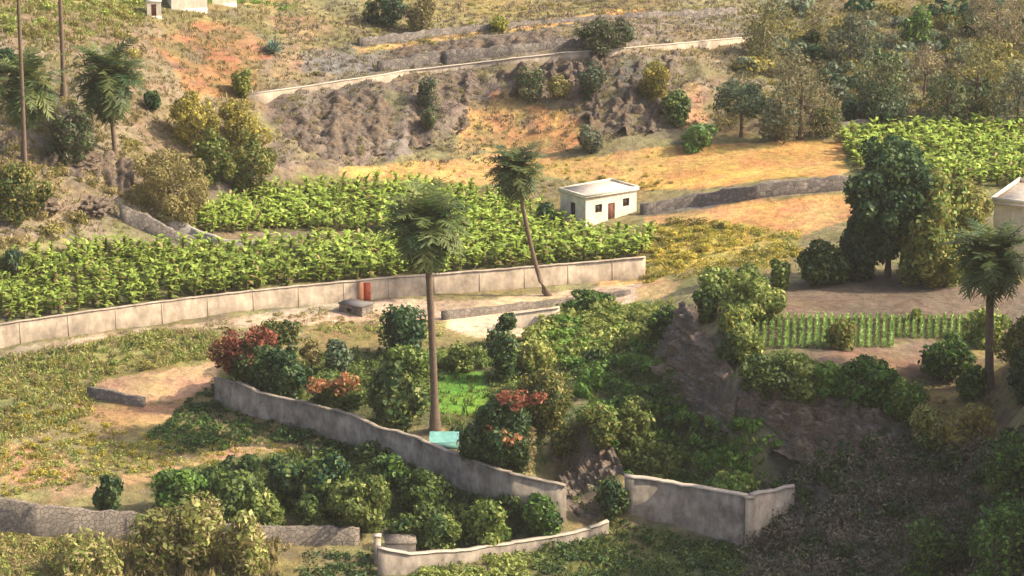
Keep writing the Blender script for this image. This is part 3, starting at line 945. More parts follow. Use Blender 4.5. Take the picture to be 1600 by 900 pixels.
# ------------------------------------------------------------------ house parts
def facade(mb, w, h, holes, M, depth=.18):
    """Wall sheet in local XZ (facing -Y) with real openings and reveals; holes: (x0,z0,x1,z1)."""
    xs = sorted({0, w, *[a for o in holes for a in (o[0], o[2])]}); zs = sorted({0, h, *[a for o in holes for a in (o[1], o[3])]})
    for i in range(len(xs) - 1):
        for j in range(len(zs) - 1):
            cx, cz = (xs[i] + xs[i + 1]) / 2, (zs[j] + zs[j + 1]) / 2
            if any(o[0] < cx < o[2] and o[1] < cz < o[3] for o in holes): continue
            mb.add([M @ Vector(v) for v in ((xs[i], 0, zs[j]), (xs[i + 1], 0, zs[j]), (xs[i + 1], 0, zs[j + 1]), (xs[i], 0, zs[j + 1]))], [[0, 1, 2, 3]])
    for x0, z0, x1, z1 in holes:
        r = [(x0, z0), (x1, z0), (x1, z1), (x0, z1)]
        for k in range(4):
            a, b = r[k], r[(k + 1) % 4]
            mb.add([M @ Vector(v) for v in ((a[0], 0, a[1]), (b[0], 0, b[1]), (b[0], depth, b[1]), (a[0], depth, a[1]))], [[0, 1, 2, 3]])


def window(parent, o, M, frame_mat, pane_mat=None, name='window', bars=1, depth=.12):
    x0, z0, x1, z1 = o
    f = MB(); t = .06
    for bx in ((x0, z0, x0 + t, z1), (x1 - t, z0, x1, z1), (x0 + t, z0, x1 - t, z0 + t), (x0 + t, z1 - t, x1 - t, z1)):
        f.box(bx[0], depth, bx[1], bx[2], depth + .05, bx[3], M)
    if bars:
        f.box((x0 + x1) / 2 - .025, depth + .005, z0 + t, (x0 + x1) / 2 + .025, depth + .045, z1 - t, M)
    fr = f.build(name, frame_mat, parent)
    p = MB(); p.box(x0 + t, depth + .05, z0 + t, x1 - t, depth + .07, z1 - t, M)
    p.build('pane', pane_mat or M_GLASS, fr)
    return fr


def block_house(name, label, corner, ang, w, l, h, front_holes, side_holes, wallm, roofm, over=.25, roof_t=.28, parapet=0, cat='house', sink=1.0):
    """corner: near corner; front runs from it along ang; side runs back at ang+90."""
    t = thing(name, label, cat, corner)
    Rz = Matrix.Rotation(ang, 4, 'Z')
    mb = MB()
    MF = Rz
    facade(mb, w, h, [o[:4] for o in front_holes], MF)
    MS = Rz @ Matrix.Translation((0, l, 0)) @ Matrix.Rotation(-math.pi / 2, 4, 'Z')
    facade(mb, l, h, [o[:4] for o in side_holes], MS)
    for A, B in (((w, 0), (w, l)), ((w, l), (0, l))):
        mb.add([Rz @ Vector(v) for v in ((A[0], A[1], 0), (B[0], B[1], 0), (B[0], B[1], h), (A[0], A[1], h))], [[0, 1, 2, 3]])
    mb.box(0, 0, -sink, w, l, -.003, Rz)
    mb.build('wall', wallm, t)
    rf = MB(); rf.box(-over, -over, h + .002, w + over, l + over, h + roof_t, Rz)
    rfo = rf.build('roof', roofm, t)
    if parapet:
        pp = MB(); a, b = .15, parapet
        z0 = h + roof_t + .002
        pp.box(-over, -over, z0, w + over, -over + a, z0 + b, Rz); pp.box(-over, l + over - a, z0, w + over, l + over, z0 + b, Rz)
        pp.box(-over, -over + a, z0, -over + a, l + over - a, z0 + b, Rz); pp.box(w + over - a, -over + a, z0, w + over, l + over - a, z0 + b, Rz)
        pp.build('parapet', wallm, rfo)
    for holes, M in ((front_holes, MF), (side_holes, MS)):
        for o in holes:
            if o[4] == 'door':
                d = MB(); d.box(o[0] + .03, .1, o[1], o[2] - .03, .16, o[3] - .03, M)
                do = d.build('door', M_BROWN, t)
                k = MB(); k.box(o[2] - .2, .05, o[1] + .95, o[2] - .12, .098, o[1] + 1.1, M); k.build('handle', M_GREY, do)
            else:
                window(t, o[:4], M, M_BROWN)
    return t

# ================================================================== WALLS AND BUILDINGS
lw, lwp, _ = wall('long_wall', 'long pale rendered wall with piers running below the banana plantation, a red door in it',
     [(-40, 514, 552), (0, 509, 545), (150, 486, 520), (300, 466, 498), (450, 449, 480), (600, 436, 466), (800, 420, 452), (900, 412, 443), (1008, 403, 432)], .3, M_CONC, .06, M_CONC, posts=4.6, rough=.02)
A_, B_ = Vector(lwp[4][:3]), Vector(lwp[5][:3])
p = A_.lerp(B_, (572 - 450) / 150) - lw.location
an = math.atan2(B_.y - A_.y, B_.x - A_.x)
Mx = Matrix.Translation(p) @ Matrix.Rotation(an, 4, 'Z')
mb = MB(); mb.box(-.34, -.3, -.3, .38, -.2, 1.75, Mx); d_ = mb.build('door', M_RED, lw)
mb = MB(); mb.box(.22, -.36, .85, .30, -.302, .98, Mx); mb.build('handle', M_GREY, d_)
mb = MB(); mb.box(-.85, -.36, -.4, -.36, -.17, 1.85, Mx); mb.build('door_pillar', M_ORANGE, lw)

wall('lower_wall', 'low grey stone wall along the track under the right end of the long wall', [(690, 487, 500), (800, 476, 487), (900, 465, 474), (985, 452, 460)], .4, M_STONE, rough=.05)
wall('yard_wall', 'short bright sandy plaster wall at the back of the pale yard', [(790, 492, 514), (874, 480, 505)], .35, M_PALE, .05, M_PALE, rough=.02)
wall('garden_wall', 'grey rendered garden wall running downhill past the red flowering trees',
     [(338, 592, 628), (375, 598, 644), (412, 618, 655), (480, 632, 676), (556, 652, 702), (576, 662, 710), (590, 668, 716), (640, 680, 726), (720, 712, 762), (800, 742, 794), (884, 760, 818)], .35, M_CONC2, .1, M_CONC2, rough=.05)
wall('field_wall', 'small dark stone wall at the edge of the sandy path', [(138, 606, 622), (180, 612, 628), (226, 622, 636)], .4, M_DSTONE, rough=.06)
wall('stone_wall', 'long low grey stone wall at the bottom left below the scrub', [(-20, 776, 826), (60, 788, 836), (130, 797, 842), (200, 800, 846), (300, 812, 850), (400, 822, 852), (480, 824, 852), (562, 826, 852)], .5, M_STONE, rough=.07)
wall('boundary_wall', 'low curved grey wall top sweeping round the lush hollow', [(590, 856, 900), (640, 866, 896), (720, 860, 880), (800, 848, 864), (880, 836, 850), (920, 826, 842), (950, 814, 832)], .45, M_CONC2, .08, M_COPE, rough=.03)
t = thing('gate_pillar', 'pale plastered gate pillar at the end of the curved wall', 'pillar', G(590, 884))
mb = MB(); mb.box(-.28, -.28, -.8, .28, .28, 2.5); mb.build('shaft', M_CONC, t)
mb = MB(); mb.box(-.34, -.34, 2.503, .34, .34, 2.62); mb.build('cap', M_COPE, t)
block_house('stone_hut', 'small ruined plaster hut with a pinkish base beside the gate pillar', G(604, 886), R(6), 2.4, 2.0, 1.9, [(.5, .9, .9, 1.3, 'w')], [], M_PALE, M_STONE, .08, .12, cat='hut')

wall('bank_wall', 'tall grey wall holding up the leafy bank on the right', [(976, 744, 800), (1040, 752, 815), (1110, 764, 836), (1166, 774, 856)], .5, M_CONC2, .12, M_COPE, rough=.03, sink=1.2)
wall('return_wall', 'short end of the tall bank wall beside the dark brush, sunlight painted in pale plaster', [(1172, 774, 856), (1205, 768, 822), (1240, 762, 790)], .5, M_PALE, .1, M_COPE, rough=.05, sink=1.2)  # pale plaster carries the sunlight on this side of the grey wall
t = thing('wall_pier', 'pale corner pier painted as the lit edge where the tall bank wall turns', 'pier', G(1169, 857))
mb = MB(); mb.box(-.33, -.33, -1, .33, .33, 4.35); mb.build('shaft', M_PALE, t)  # pale shaft paints the sun on the wall's corner
mb = MB(); mb.box(-.4, -.4, 4.353, .4, .4, 4.5); mb.build('cap', M_COPE, t)

wall('terrace_wall', 'dark stone terrace wall between the two golden fields', [(1000, 322, 336), (1090, 304, 322), (1180, 290, 310), (1260, 281, 302), (1332, 276, 297)], .6, M_DSTONE, rough=.12)
wall('slope_wall', 'dark stone wall stepping down the left slope to the bananas', [(188, 322, 346), (230, 338, 362), (270, 358, 378), (310, 376, 388)], .6, M_DSTONE, rough=.1)
wall('slope_wall', 'grey sunlit stone wall above the dark wall on the left slope', [(240, 334, 342), (300, 356, 366), (345, 374, 384), (420, 378, 388)], .5, M_GREY, rough=.08)
wall('road_wall', 'long pale parapet of the hillside road across the scarp', [(385, 148, 154), (480, 136, 142), (560, 124, 130), (640, 110, 116), (720, 102, 108), (800, 93, 100), (880, 85, 93), (960, 78, 87), (1060, 68, 77), (1180, 58, 66)], .35, M_CONC, .06, M_COPE, rough=.03, piece=3)
wall('hillside_wall', 'weathered grey stone retaining wall above the hillside road', [(590, 98, 112), (690, 80, 100), (800, 72, 86), (900, 60, 74), (990, 54, 66)], .6, M_DSTONE, rough=.15)
wall('hillside_wall', 'topmost low stone terrace wall near the top of the photo', [(560, 60, 72), (700, 44, 54), (850, 30, 38), (1000, 20, 28), (1150, 12, 22)], .6, M_DSTONE, rough=.12)
wall('plantation_wall', 'low stone wall along the back of the far right banana plot', [(1310, 190, 206), (1400, 186, 200), (1500, 184, 198), (1620, 182, 198)], .5, M_STONE, rough=.1)
wall('plot_wall', 'dark low stone wall across the far right banana plot', [(1500, 254, 268), (1560, 252, 266), (1630, 252, 266)], .5, M_DSTONE, rough=.1)
ch = G(915, 356)
block_house('white_house', 'small flat roofed white house with two windows and a brown door beside the golden field', ch, R(37), 7.0, 4.4, 3.1,
            [(1.3, 1.35, 2.25, 2.25, 'w'), (3.05, .05, 4.0, 2.15, 'door'), (5.1, 1.5, 6.0, 2.4, 'w')], [(1.7, .6, 2.6, 2.3, 'w')], M_WHITE, M_ROOFC, .2, .24, parapet=.2)
block_house('farm_house', 'white house with bright roof edge behind the palm at the right edge', G(1634, 430), R(64), 9, 5.4, 6.4,
            [(2, 3.2, 3.2, 4.5, 'w'), (5.4, 3.2, 6.6, 4.5, 'w')], [(3.2, 3.0, 4.1, 4.2, 'w')], M_WHITE, M_ROOFC, .3, .3, parapet=.45)
gh = G(268, 15)
block_house('hill_house', 'white house at the top of the rust coloured slope, cut by the photo edge', gh, R(18), 4.4, 4.4, 3.2, [(1, 1.6, 2, 2.5, 'w')], [(2, 1.2, 3, 2.2, 'w')], M_WHITE, M_ROOFC)
block_house('hill_shed', 'tiny white shed beside the white hill house', G(230, 26), R(10), 1.7, 1.8, 1.7, [(.5, 0, 1.1, 1.4, 'door')], [], M_WHITE, M_ROOFC, .08, .1, cat='shed')
block_house('hill_annex', 'low white outbuilding on the far side of the hill house', G(332, 6), R(12), 3, 3, 2.3, [(1, 1, 1.8, 1.7, 'w')], [], M_WHITE, M_ROOFC, .1, .12, cat='shed')
block_house('tank_hut', 'low dark concrete tank house under the long wall beside the dark conical tree', G(566, 496), R(56), 1.8, 2.8, .95, [], [(.9, .25, 1.5, .65, 'w')], M_STONE, M_DGREY, .08, .1, cat='hut')
# turquoise tarp over a low frame behind the garden wall
g = G(694, 706); t = thing('tarp_shelter', 'turquoise tarp over a low frame against the garden wall by the tall palm', 'shelter', g)
mb = MB()
gw, gd = 9, 6
vs = [(-1.5 + 3.0 * i / gw, -1.1 + 2.4 * j / gd, 1.25 + .42 * j / gd - .14 * math.sin(math.pi * i / gw) ** 2 * math.sin(math.pi * j / gd) + .03 * math.sin(i * 2.1 + j)) for i in range(gw + 1) for j in range(gd + 1)]
vs2 = [(x, y, z - .03) for x, y, z in vs]
qs = [[i * (gd + 1) + j, (i + 1) * (gd + 1) + j, (i + 1) * (gd + 1) + j + 1, i * (gd + 1) + j + 1] for i in range(gw) for j in range(gd)]
mb.add(vs, qs); mb.add(vs2, [q[::-1] for q in qs])
mb.box(-1.5, -1.13, .55, 1.5, -1.1, 1.2)
mb.build('tarp', M_TARP, t)
for sx in (-1.4, 1.4):
    for sy, h in ((-1.0, 1.2), (1.2, 1.6)):
        mb = MB(); mb.tube([(sx, sy, -.3), (sx, sy, h)], [.05, .05], 6); mb.build('leg', M_BARK, t)

t.scale = (.85, .85, .85)

# ================================================================== PALMS
palm('tall slender palm with drooping crown standing in the garden', (680, 676), (668, 350), r=.42, nf=170, L=4.0, droop=1.2, kind='palm', bend=1.5, lo=-1.25)
palm('leaning palm with a curved trunk and narrow crown near the white house', (862, 462), (806, 266), r=.28, nf=140, L=3.1, droop=1.2, kind='palm', bend=.62, lo=-1.35)
palm('broad palm with dark straight trunk at the right by the farm house', (1546, 612), (1538, 400), r=.46, nf=150, L=3.8, droop=1.15, kind='palm', lo=-1.1)
palm('shaggy palm with hanging crown on the left slope above the ravine', (181, 246), (172, 118), r=.3, nf=130, L=4.7, droop=1.1, kind='palm', lo=-1.45)
palm('bushy palm on the far left, crown in front of the tall bare trunk', (36, 250), (42, 134), r=.3, nf=115, L=4.3, droop=1.0, kind='palm', lo=-1.4)
palm('tall palm on the far left whose crown is above the photo', (40, 288), (42, -60), r=.27, nf=60, L=3.6, droop=1.3, kind='palm')
palm('second tall bare palm trunk on the left, ending at the dark shrubs', (100, 152), (100, -90), r=.3, nf=60, L=3.6, droop=1.3, kind='palm')

# ================================================================== BANANA PLANTATION
def banana_mesh(k):
    V, T = [], []
    for i in range(random.randint(22, 27)):
        az = i * 2.4 + random.uniform(-.3, .3); el = random.uniform(.35, 1.35); L = random.uniform(.7, 1.15)
        h = Vector((math.cos(az), math.sin(az), 0)); sd = Vector((-math.sin(az), math.cos(az), 0))
        p = Vector((0, 0, random.uniform(.15, 1.6))); f = random.random() ** .8
        col = np.array((.17, .25, .04)) * (1 - f) + np.array((.38, .48, .09)) * f
        if random.random() < .07: col = np.array((.26, .19, .085))
        for s in range(4):
            d = h * math.cos(el) + Vector((0, 0, 1)) * math.sin(el)
            q_ = p + d * L / 4
            w0 = .2 * math.sin(math.pi * (.12 + .84 * s / 4)); w1 = .2 * math.sin(math.pi * (.12 + .84 * (s + 1) / 4))
            dr = Vector((0, 0, -.2))
            for sg in (-1, 1):
                if random.random() < .12: continue
                V.append([p, q_, q_ + (sd * sg + dr) * w1, p + (sd * sg + dr) * w0]); T.append(col * random.uniform(.75, 1.3))
            p = q_; el -= random.uniform(.2, .5)
    for k2 in range(6):
        a0, a1 = k2 * math.pi / 3, (k2 + 1) * math.pi / 3
        V.append([Vector((math.cos(a) * r_, math.sin(a) * r_, z)) for a, r_, z in ((a0, .16, -.2), (a1, .16, -.2), (a1, .1, 1.5), (a0, .1, 1.5))]); T.append((.16, .14, .06))
    return np.array([[tuple(x) for x in q_] for q_ in V]), np.array([tuple(t_) for t_ in T])


BAN = [banana_mesh(k) for k in range(5)]
BANM = [mesh_np('banana_plant', v.reshape(-1, 3), np.arange(v.shape[0] * 4).reshape(-1, 4), M_LEAF, t) for v, t in BAN]
plots = [(poly((-30, 512), (-30, 420), (60, 402), (180, 390), (300, 394), (390, 394), (460, 388), (520, 386), (640, 378), (700, 368), (800, 365), (1020, 372), (1008, 402), (800, 418), (600, 434), (450, 447), (300, 465), (150, 485)), 1.25, 'main'),
         (poly((296, 356), (340, 326), (420, 305), (520, 296), (640, 298), (740, 305), (800, 318), (850, 342), (900, 362), (800, 364), (700, 370), (640, 368), (520, 362), (440, 358), (380, 366), (330, 366)), 1.25, 'main'),
         (poly((1310, 212), (1400, 203), (1630, 200), (1630, 296), (1480, 290), (1340, 262)), 1.4, 'right'),]
allp = []
for pg, md, which in plots:
    a_ = abs(sum(pg[i][0] * pg[(i + 1) % len(pg)][1] - pg[(i + 1) % len(pg)][0] * pg[i][1] for i in range(len(pg)))) / 2
    for x, y in scatter_pts(pg, int(a_ / (md * md) * 1.05), md * .72): allp.append((y, x, which))
allp.sort()
BL = {'main': ('banana plant with broad bright green leaves in the plantation above the long wall', 'banana plants above the long wall'),
      'right': ('banana plant with broad bright green leaves in the far right plot', 'banana plants in the far right plot')}
restV, restT = [], []
for i, (y, x, which) in enumerate(allp):
    s = random.uniform(.7, 1.2); an = random.uniform(0, 6.28); k = random.randrange(5); z = float(zat(x, y))
    if i < 300:
        o = link('banana_plant', BANM[k], None, (x, y, z)); o.scale = (s, s, s); o.rotation_euler = (random.uniform(-.1, .1), random.uniform(-.1, .1), an)
        tag(o, BL[which][0], 'banana plant', BL[which][1])
    else:
        v, tt = BAN[k]; c, s_ = math.cos(an) * s, math.sin(an) * s
        w = v.reshape(-1, 3)
        restV.append(np.stack([w[:, 0] * c - w[:, 1] * s_ + x, w[:, 0] * s_ + w[:, 1] * c + y, w[:, 2] * s + z], 1)); restT.append(tt * random.uniform(.85, 1.2))
print('bananas', len(allp))
if restV:
    V = np.concatenate(restV)
    tag(link('banana_plantation', mesh_np('banana_plantation', V, np.arange(len(V)).reshape(-1, 4), M_LEAF, np.concatenate(restT))), 'mass of bright green banana plants filling the back of the plantations', 'banana plants', kind='stuff')

# ================================================================== CROP ROWS on the right terrace
nrow = 30
for i in range(nrow):
    u = 1172 + i * (1512 - 1172) / (nrow - 1)
    a, b = Vector(G(u, 498)), Vector(G(u - 2, 531 + 14 * (u < 1400)))
    V, T = [], []
    L = (b - a).length
    for k in range(int(L / .22)):
        p = a.lerp(b, (k + .5) * .22 / L)
        z = float(zat(p.x, p.y))
        hh = rng.uniform(.25, .6) * (1.1 if i % 4 else .75) * (.35 if rng.random() < .1 else 1)
        for m in range(9):
            az = rng.uniform(0, 6.28); d = np.array([math.cos(az) * .25, math.sin(az) * .25, 0]) * rng.uniform(.5, 1.2); sd = np.array([-math.sin(az), math.cos(az), 0]) * .07
            o_ = np.array([p.x - a.x + rng.normal(0, .03), p.y - a.y, z - a.z + hh * rng.uniform(.0, .75)])
            V.append([o_ - sd * .5, o_ + sd * .5, o_ + d * .6 + sd + (0, 0, .28), o_ + d + (0, 0, .18)])
            f = rng.random(); T.append(np.array((.15, .27, .055)) * (1 - f) + np.array((.36, .50, .15)) * f)
    V = np.array(V).reshape(-1, 3)
    o = link('crop_row', mesh_np('crop_row', V, np.arange(len(V)).reshape(-1, 4), M_LEAF, np.array(T)), None, a)
    tag(o, 'row of young bright green crops on the right terrace below the ploughed field', 'crop row', 'crop rows on the right terrace')

# ================================================================== TREES AND SINGLE BUSHES
T_ = tree
# garden
T_('flowering_tree', 'tree covered in brick red blossom at the top end of the garden wall', 'tree', (346, 508, 442, 604), 622, 'dark', blossom=[(384, 540, 78, 60, 'red'), (410, 520, 50, 30, 'red'), (362, 565, 34, 40, 'red')], n=12)
T_('garden_tree', 'round dark green tree beside the red blossom tree', 'tree', (388, 540, 490, 618), 630, 'dark', kind2='teal', mix=.5, n=12)
T_('garden_tree', 'olive brown arching tree behind the red blossom tree', 'tree', (392, 497, 482, 545), 572, 'olive', kind2='dark', mix=.45, n=9)
T_('garden_bush', 'dry straw coloured bush behind the dark round tree', 'bush', (462, 530, 512, 572), 584, 'dry', kind2='olive', n=6)
T_('flowering_bush', 'low bush with salmon orange blossom behind the garden wall', 'bush', (478, 574, 574, 648), 656, 'mid', kind2='dark', blossom=[(505, 594, 40, 22, 'orange'), (545, 592, 46, 24, 'orange')], n=10)
T_('garden_bush', 'blue green rounded bush below the grey hut', 'bush', (503, 523, 556, 578), 582, 'bluish', kind2='teal', mix=.4, n=7)
T_('cypress_tree', 'dark upright conical tree left of the tall palm', 'tree', (588, 456, 668, 548), 560, 'teal', kind2='dark', n=14, size=.8, dens=14)
T_('garden_tree', 'mottled broad leaved tree left of the tall palm trunk', 'tree', (572, 552, 668, 662), 666, 'dark', kind2='light', mix=.22, size=1.3, n=16)
T_('garden_bush', 'greyish green bush spreading in front of the dark conical tree', 'bush', (592, 532, 672, 580), 588, 'mid', kind2='dark', n=8)
T_('garden_tree', 'dark leafy tree behind the lawn, right of the tall palm', 'tree', (758, 498, 812, 592), 596, 'teal', kind2='mid', mix=.35, n=11)
T_('garden_tree', 'small dark tree against the pale yard', 'tree', (770, 484, 812, 526), 540, 'dark', n=7)
T_('garden_bush', 'speckled green bush right of the palm trunk above the lawn', 'bush', (690, 526, 746, 574), 580, 'mid', kind2='light', mix=.3, n=8)
T_('flowering_tree', 'large dark tree topped with salmon blossom over the garden wall', 'tree', (716, 604, 838, 738), 748, 'dark', kind2='teal', mix=.35, n=18, blossom=[(804, 614, 66, 34, 'red'), (786, 670, 50, 26, 'orange'), (824, 690, 24, 70, 'dry')])  # the dry entry makes the crown's right side paler
T_('garden_tree', 'yellowish olive tree at the head of the gully', 'tree', (806, 556, 902, 668), 676, 'olive', kind2='dark', mix=.35, n=14)
T_('garden_bush', 'light yellowish bush between the yard and the yellowish tree', 'bush', (800, 520, 870, 575), 580, 'light', kind2='olive', n=8)
# bank of bushes in the centre
T_('hedge', 'vivid dark green clipped hedge at the top of the leafy bank', 'hedge', (872, 456, 968, 486), 490, 'green', kind2='dark', mix=.5, n=9, depth=.5)
T_('bank_bush', 'dark round bush at the tip of the rock face', 'bush', (1006, 468, 1066, 524), 530, 'dark', kind2='green', n=8)
T_('bank_bush', 'bush with sunlit yellowish top in the middle of the dark bank', 'bush', (934, 622, 1036, 692), 700, 'mid', kind2='light', mix=.4, n=10)
T_('bank_bush', 'light speckled bush above the tall grey wall', 'bush', (958, 680, 1062, 748), 752, 'mid', kind2='light', mix=.45, n=10)
T_('bank_bush', 'bright yellow green mound on top of the tall grey wall', 'bush', (976, 724, 1060, 756), 760, 'light', kind2='yellow', n=7)
T_('bank_bush', 'yellow green mound near the corner of the tall wall', 'bush', (1112, 732, 1196, 770), 772, 'light', kind2='green', mix=.5, n=7)
# right terrace
T_('big_tree', 'big dark dense tree at the head of the ploughed field', 'tree', (1312, 212, 1462, 404), 434, 'teal', kind2='dark', mix=.45, n=22, dens=20, size=.95, clear=.9)  # teal and dark leaves paint the shaded left side of the crown
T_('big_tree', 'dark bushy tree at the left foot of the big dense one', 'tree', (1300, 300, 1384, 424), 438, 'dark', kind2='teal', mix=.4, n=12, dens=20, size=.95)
T_('big_tree', 'large olive green crown for the lit right side of the big dark one', 'tree', (1398, 258, 1520, 428), 442, 'mid', kind2='olive', mix=.5, n=20, dens=18, size=.95)  # olive leaves paint the sunlit right side of the big crown
T_('terrace_tree', 'bushy olive tree between the big trees and the right palm', 'tree', (1424, 330, 1520, 436), 446, 'olive', kind2='mid', mix=.4, n=14)
T_('terrace_bush', 'round dark bush left of the big dark tree', 'bush', (1248, 366, 1336, 438), 444, 'dark', kind2='mid', mix=.4, n=10)
T_('terrace_bush', 'small round green bush by the ploughed field corner', 'bush', (1194, 400, 1240, 446), 452, 'mid', n=6)
T_('terrace_bush', 'dark bush at the right end of the crop rows', 'bush', (1436, 514, 1522, 588), 594, 'dark', kind2='green', mix=.4, n=10)
T_('terrace_bush', 'olive bush right of the broad palm trunk', 'bush', (1552, 486, 1640, 566), 574, 'olive', kind2='mid', n=10)
T_('terrace_bush', 'dark shaded bush behind the foot of the broad palm', 'bush', (1562, 548, 1640, 618), 624, 'teal', kind2='dark', n=9)
T_('terrace_bush', 'bush drooping over the rock face under the lower field', 'bush', (1304, 560, 1418, 634), 640, 'green', kind2='dark', mix=.45, n=11)
T_('terrace_bush', 'mid green bush at the left edge of the lower field', 'bush', (1150, 552, 1262, 608), 612, 'mid', kind2='dark', mix=.4, n=11)
T_('terrace_bush', 'bright green bush hanging below the lower field', 'bush', (1380, 588, 1448, 656), 660, 'green', kind2='light', mix=.3, n=8)
T_('terrace_bush', 'low green bush in front of the broad palm', 'bush', (1486, 566, 1544, 622), 626, 'green', kind2='dark', n=7)
T_('terrace_bush', 'brownish bush in the middle of the crop rows', 'bush', (1284, 486, 1344, 540), 546, 'olive', kind2='mid', n=6)
for b, vb, k, k2, lab in (((1080, 404, 1156, 464), 472, 'mid', 'light', 'pale topped bush above the rock face tip'), ((1130, 408, 1204, 466), 474, 'mid', 'dark', 'rounded bush at the left corner of the ploughed field'),
                          ((1080, 440, 1132, 496), 502, 'dark', 'mid', 'dark bush on the crest of the rock face'), ((1120, 470, 1186, 524), 532, 'mid', 'yellow', 'yellow flecked bush left of the crop rows'),
                          ((1116, 510, 1186, 562), 568, 'dark', 'mid', 'dark bush hanging on the rock face crest')):
    T_('terrace_bush', lab, 'bush', b, vb, k, kind2=k2, mix=.3, n=9)
T_('house_bush', 'dark bush in the shade left of the white house', 'bush', (836, 308, 876, 348), 352, 'teal', n=6)
# hollow in the foreground
for b, vb, k, k2, lab in (((404, 704, 476, 786), 792, 'teal', 'mid', 'dark tree at the upper left of the lush hollow'), ((462, 700, 552, 800), 806, 'teal', 'mid', 'dark spreading tree in the middle of the lush hollow'),
                          ((576, 706, 646, 752), 758, 'dark', 'green', 'dark bush hugging the garden wall foot'), ((618, 726, 706, 790), 796, 'dark', 'mid', 'dull green bush in the shade of the garden wall'),
                          ((506, 742, 624, 822), 828, 'mid', 'light', 'light crowned tree in front of the dark spreading tree'), ((634, 776, 716, 852), 858, 'dark', 'mid', 'dark bush left of the round light bush'),
                          ((656, 800, 726, 856), 860, 'mid', 'light', 'round light bush by the curved wall'), ((706, 772, 806, 848), 854, 'mid', 'light', 'long light green bush sloping to the curved wall'),
                          ((810, 766, 886, 834), 838, 'dark', 'green', 'smooth dark bush at the lower end of the garden wall'), ((146, 738, 196, 802), 808, 'dark', 'teal', 'narrow dark shrub by the foot path'),
                          ((236, 716, 330, 790), 806, 'green', 'dark', 'green bush at the left end of the hollow'), ((318, 718, 412, 806), 814, 'mid', 'dark', 'speckled green bush behind the dry reeds'),
                          ((380, 762, 450, 824), 830, 'mid', 'light', 'small light bush behind the stone wall'), ((452, 770, 516, 828), 832, 'mid', 'dark', 'round bush behind the stone wall, beside the light one')):
    T_('hollow_tree' if vb - b[1] > 85 else 'hollow_bush', lab, 'tree' if vb - b[1] > 85 else 'bush', b, vb, k, kind2=k2, mix=.35, n=10, size=.85)
# right edge, near hill
for b, vb, lab in (((1530, 640, 1640, 790), 800, 'dark tree on the shaded near hill, under the broad palm'), ((1500, 760, 1640, 920), 930, 'dark tree in the bottom right corner'), ((1400, 800, 1500, 900), 910, 'dark low tree at the bottom of the shaded hill')):
    T_('hill_tree', lab, 'tree', b, vb, 'dark', kind2='green', mix=.4, n=16, dens=7)
T_('hill_bush', 'pale dry bush at the sunlit top of the shaded hill', 'bush', (1420, 622, 1500, 690), 698, 'dry', kind2='light', mix=.5, n=9)
T_('hill_bush', 'yellowish speckled bush above the shaded hill, right of the dry one', 'bush', (1476, 622, 1562, 696), 702, 'dry', kind2='yellow', mix=.4, n=10)
# left slope
for b, vb, k, k2, lab in (((262, 146, 350, 222), 232, 'olive', 'yellow', 'broad yellowish bush at the top of the left gully'), ((336, 150, 424, 232), 242, 'olive', 'yellow', 'yellow green bush right of the broad yellowish bush'),
                          ((292, 200, 372, 272), 282, 'mid', 'olive', 'green bush in the dark fold of the left gully'), ((352, 204, 434, 294), 302, 'olive', 'mid', 'olive bush hanging above the bananas'),
                          ((196, 232, 336, 322), 332, 'dry', 'olive', 'large pale dry bush below the shaggy palm'), ((-20, 252, 78, 332), 340, 'olive', 'dark', 'olive bush at the left edge'),
                          ((0, 384, 38, 426), 432, 'teal', 'grey', 'dark shrub at the left edge above the bananas'), ((358, 108, 402, 144), 150, 'mid', 'yellow', 'small yellow green bush on the rust slope'),
                          ((222, 140, 254, 166), 172, 'teal', 'dark', 'tiny dark shrub right of the shaggy palm'), ((72, 170, 160, 246), 252, 'grey', 'dark', 'dark leafless thicket under the second bare trunk'),
                          ((-14, 66, 34, 108), 114, 'teal', 'dark', 'dark shrub at the upper left edge'), ((566, -14, 640, 26), 36, 'teal', 'grey', 'dark bluish tree cut by the top edge'),
                          ((628, -10, 690, 46), 52, 'grey', 'olive', 'grey olive bush beside the dark bluish tree'), ((760, 22, 802, 46), 50, 'yellow', 'mid', 'small yellow green bush on the top terrace'),
                          ((900, 30, 1002, 76), 80, 'grey', 'dark', 'dull dark bush mass on the hillside terrace'), ((644, 110, 690, 168), 176, 'grey', 'teal', 'dark shrub clinging to the scarp'),
                          ((652, 162, 688, 196), 202, 'grey', 'dark', 'small dark shrub under the scarp shrub'), ((902, 190, 946, 236), 240, 'bluish', 'grey', 'grey green shrub at the foot of the orange slope'),
                          ((852, 112, 894, 152), 158, 'olive', 'dry', 'pale olive shrub between the two buttresses'), ((900, 94, 952, 146), 152, 'grey', 'teal', 'dark thicket in place of the shaded hollow right of the buttresses'),  # dark thicket added as the shadow of a hollow under the road
                          ((998, 92, 1050, 150), 160, 'olive', 'yellow', 'olive creeper falling from the road wall'), ((1028, 136, 1082, 186), 194, 'mid', 'teal', 'green shrub below the olive creeper'),
                          ((1056, 186, 1122, 228), 234, 'green', 'bluish', 'green bush at the foot of the scarp by the golden field'), ((800, 100, 850, 150), 154, 'grey', 'dark', 'dark thicket in place of the shaded hollow left of the buttresses')):  # last thicket likewise added as shadow in the scarp
    T_('slope_bush', lab, 'bush', b, vb, k, kind2=k2, mix=.4, n=9)
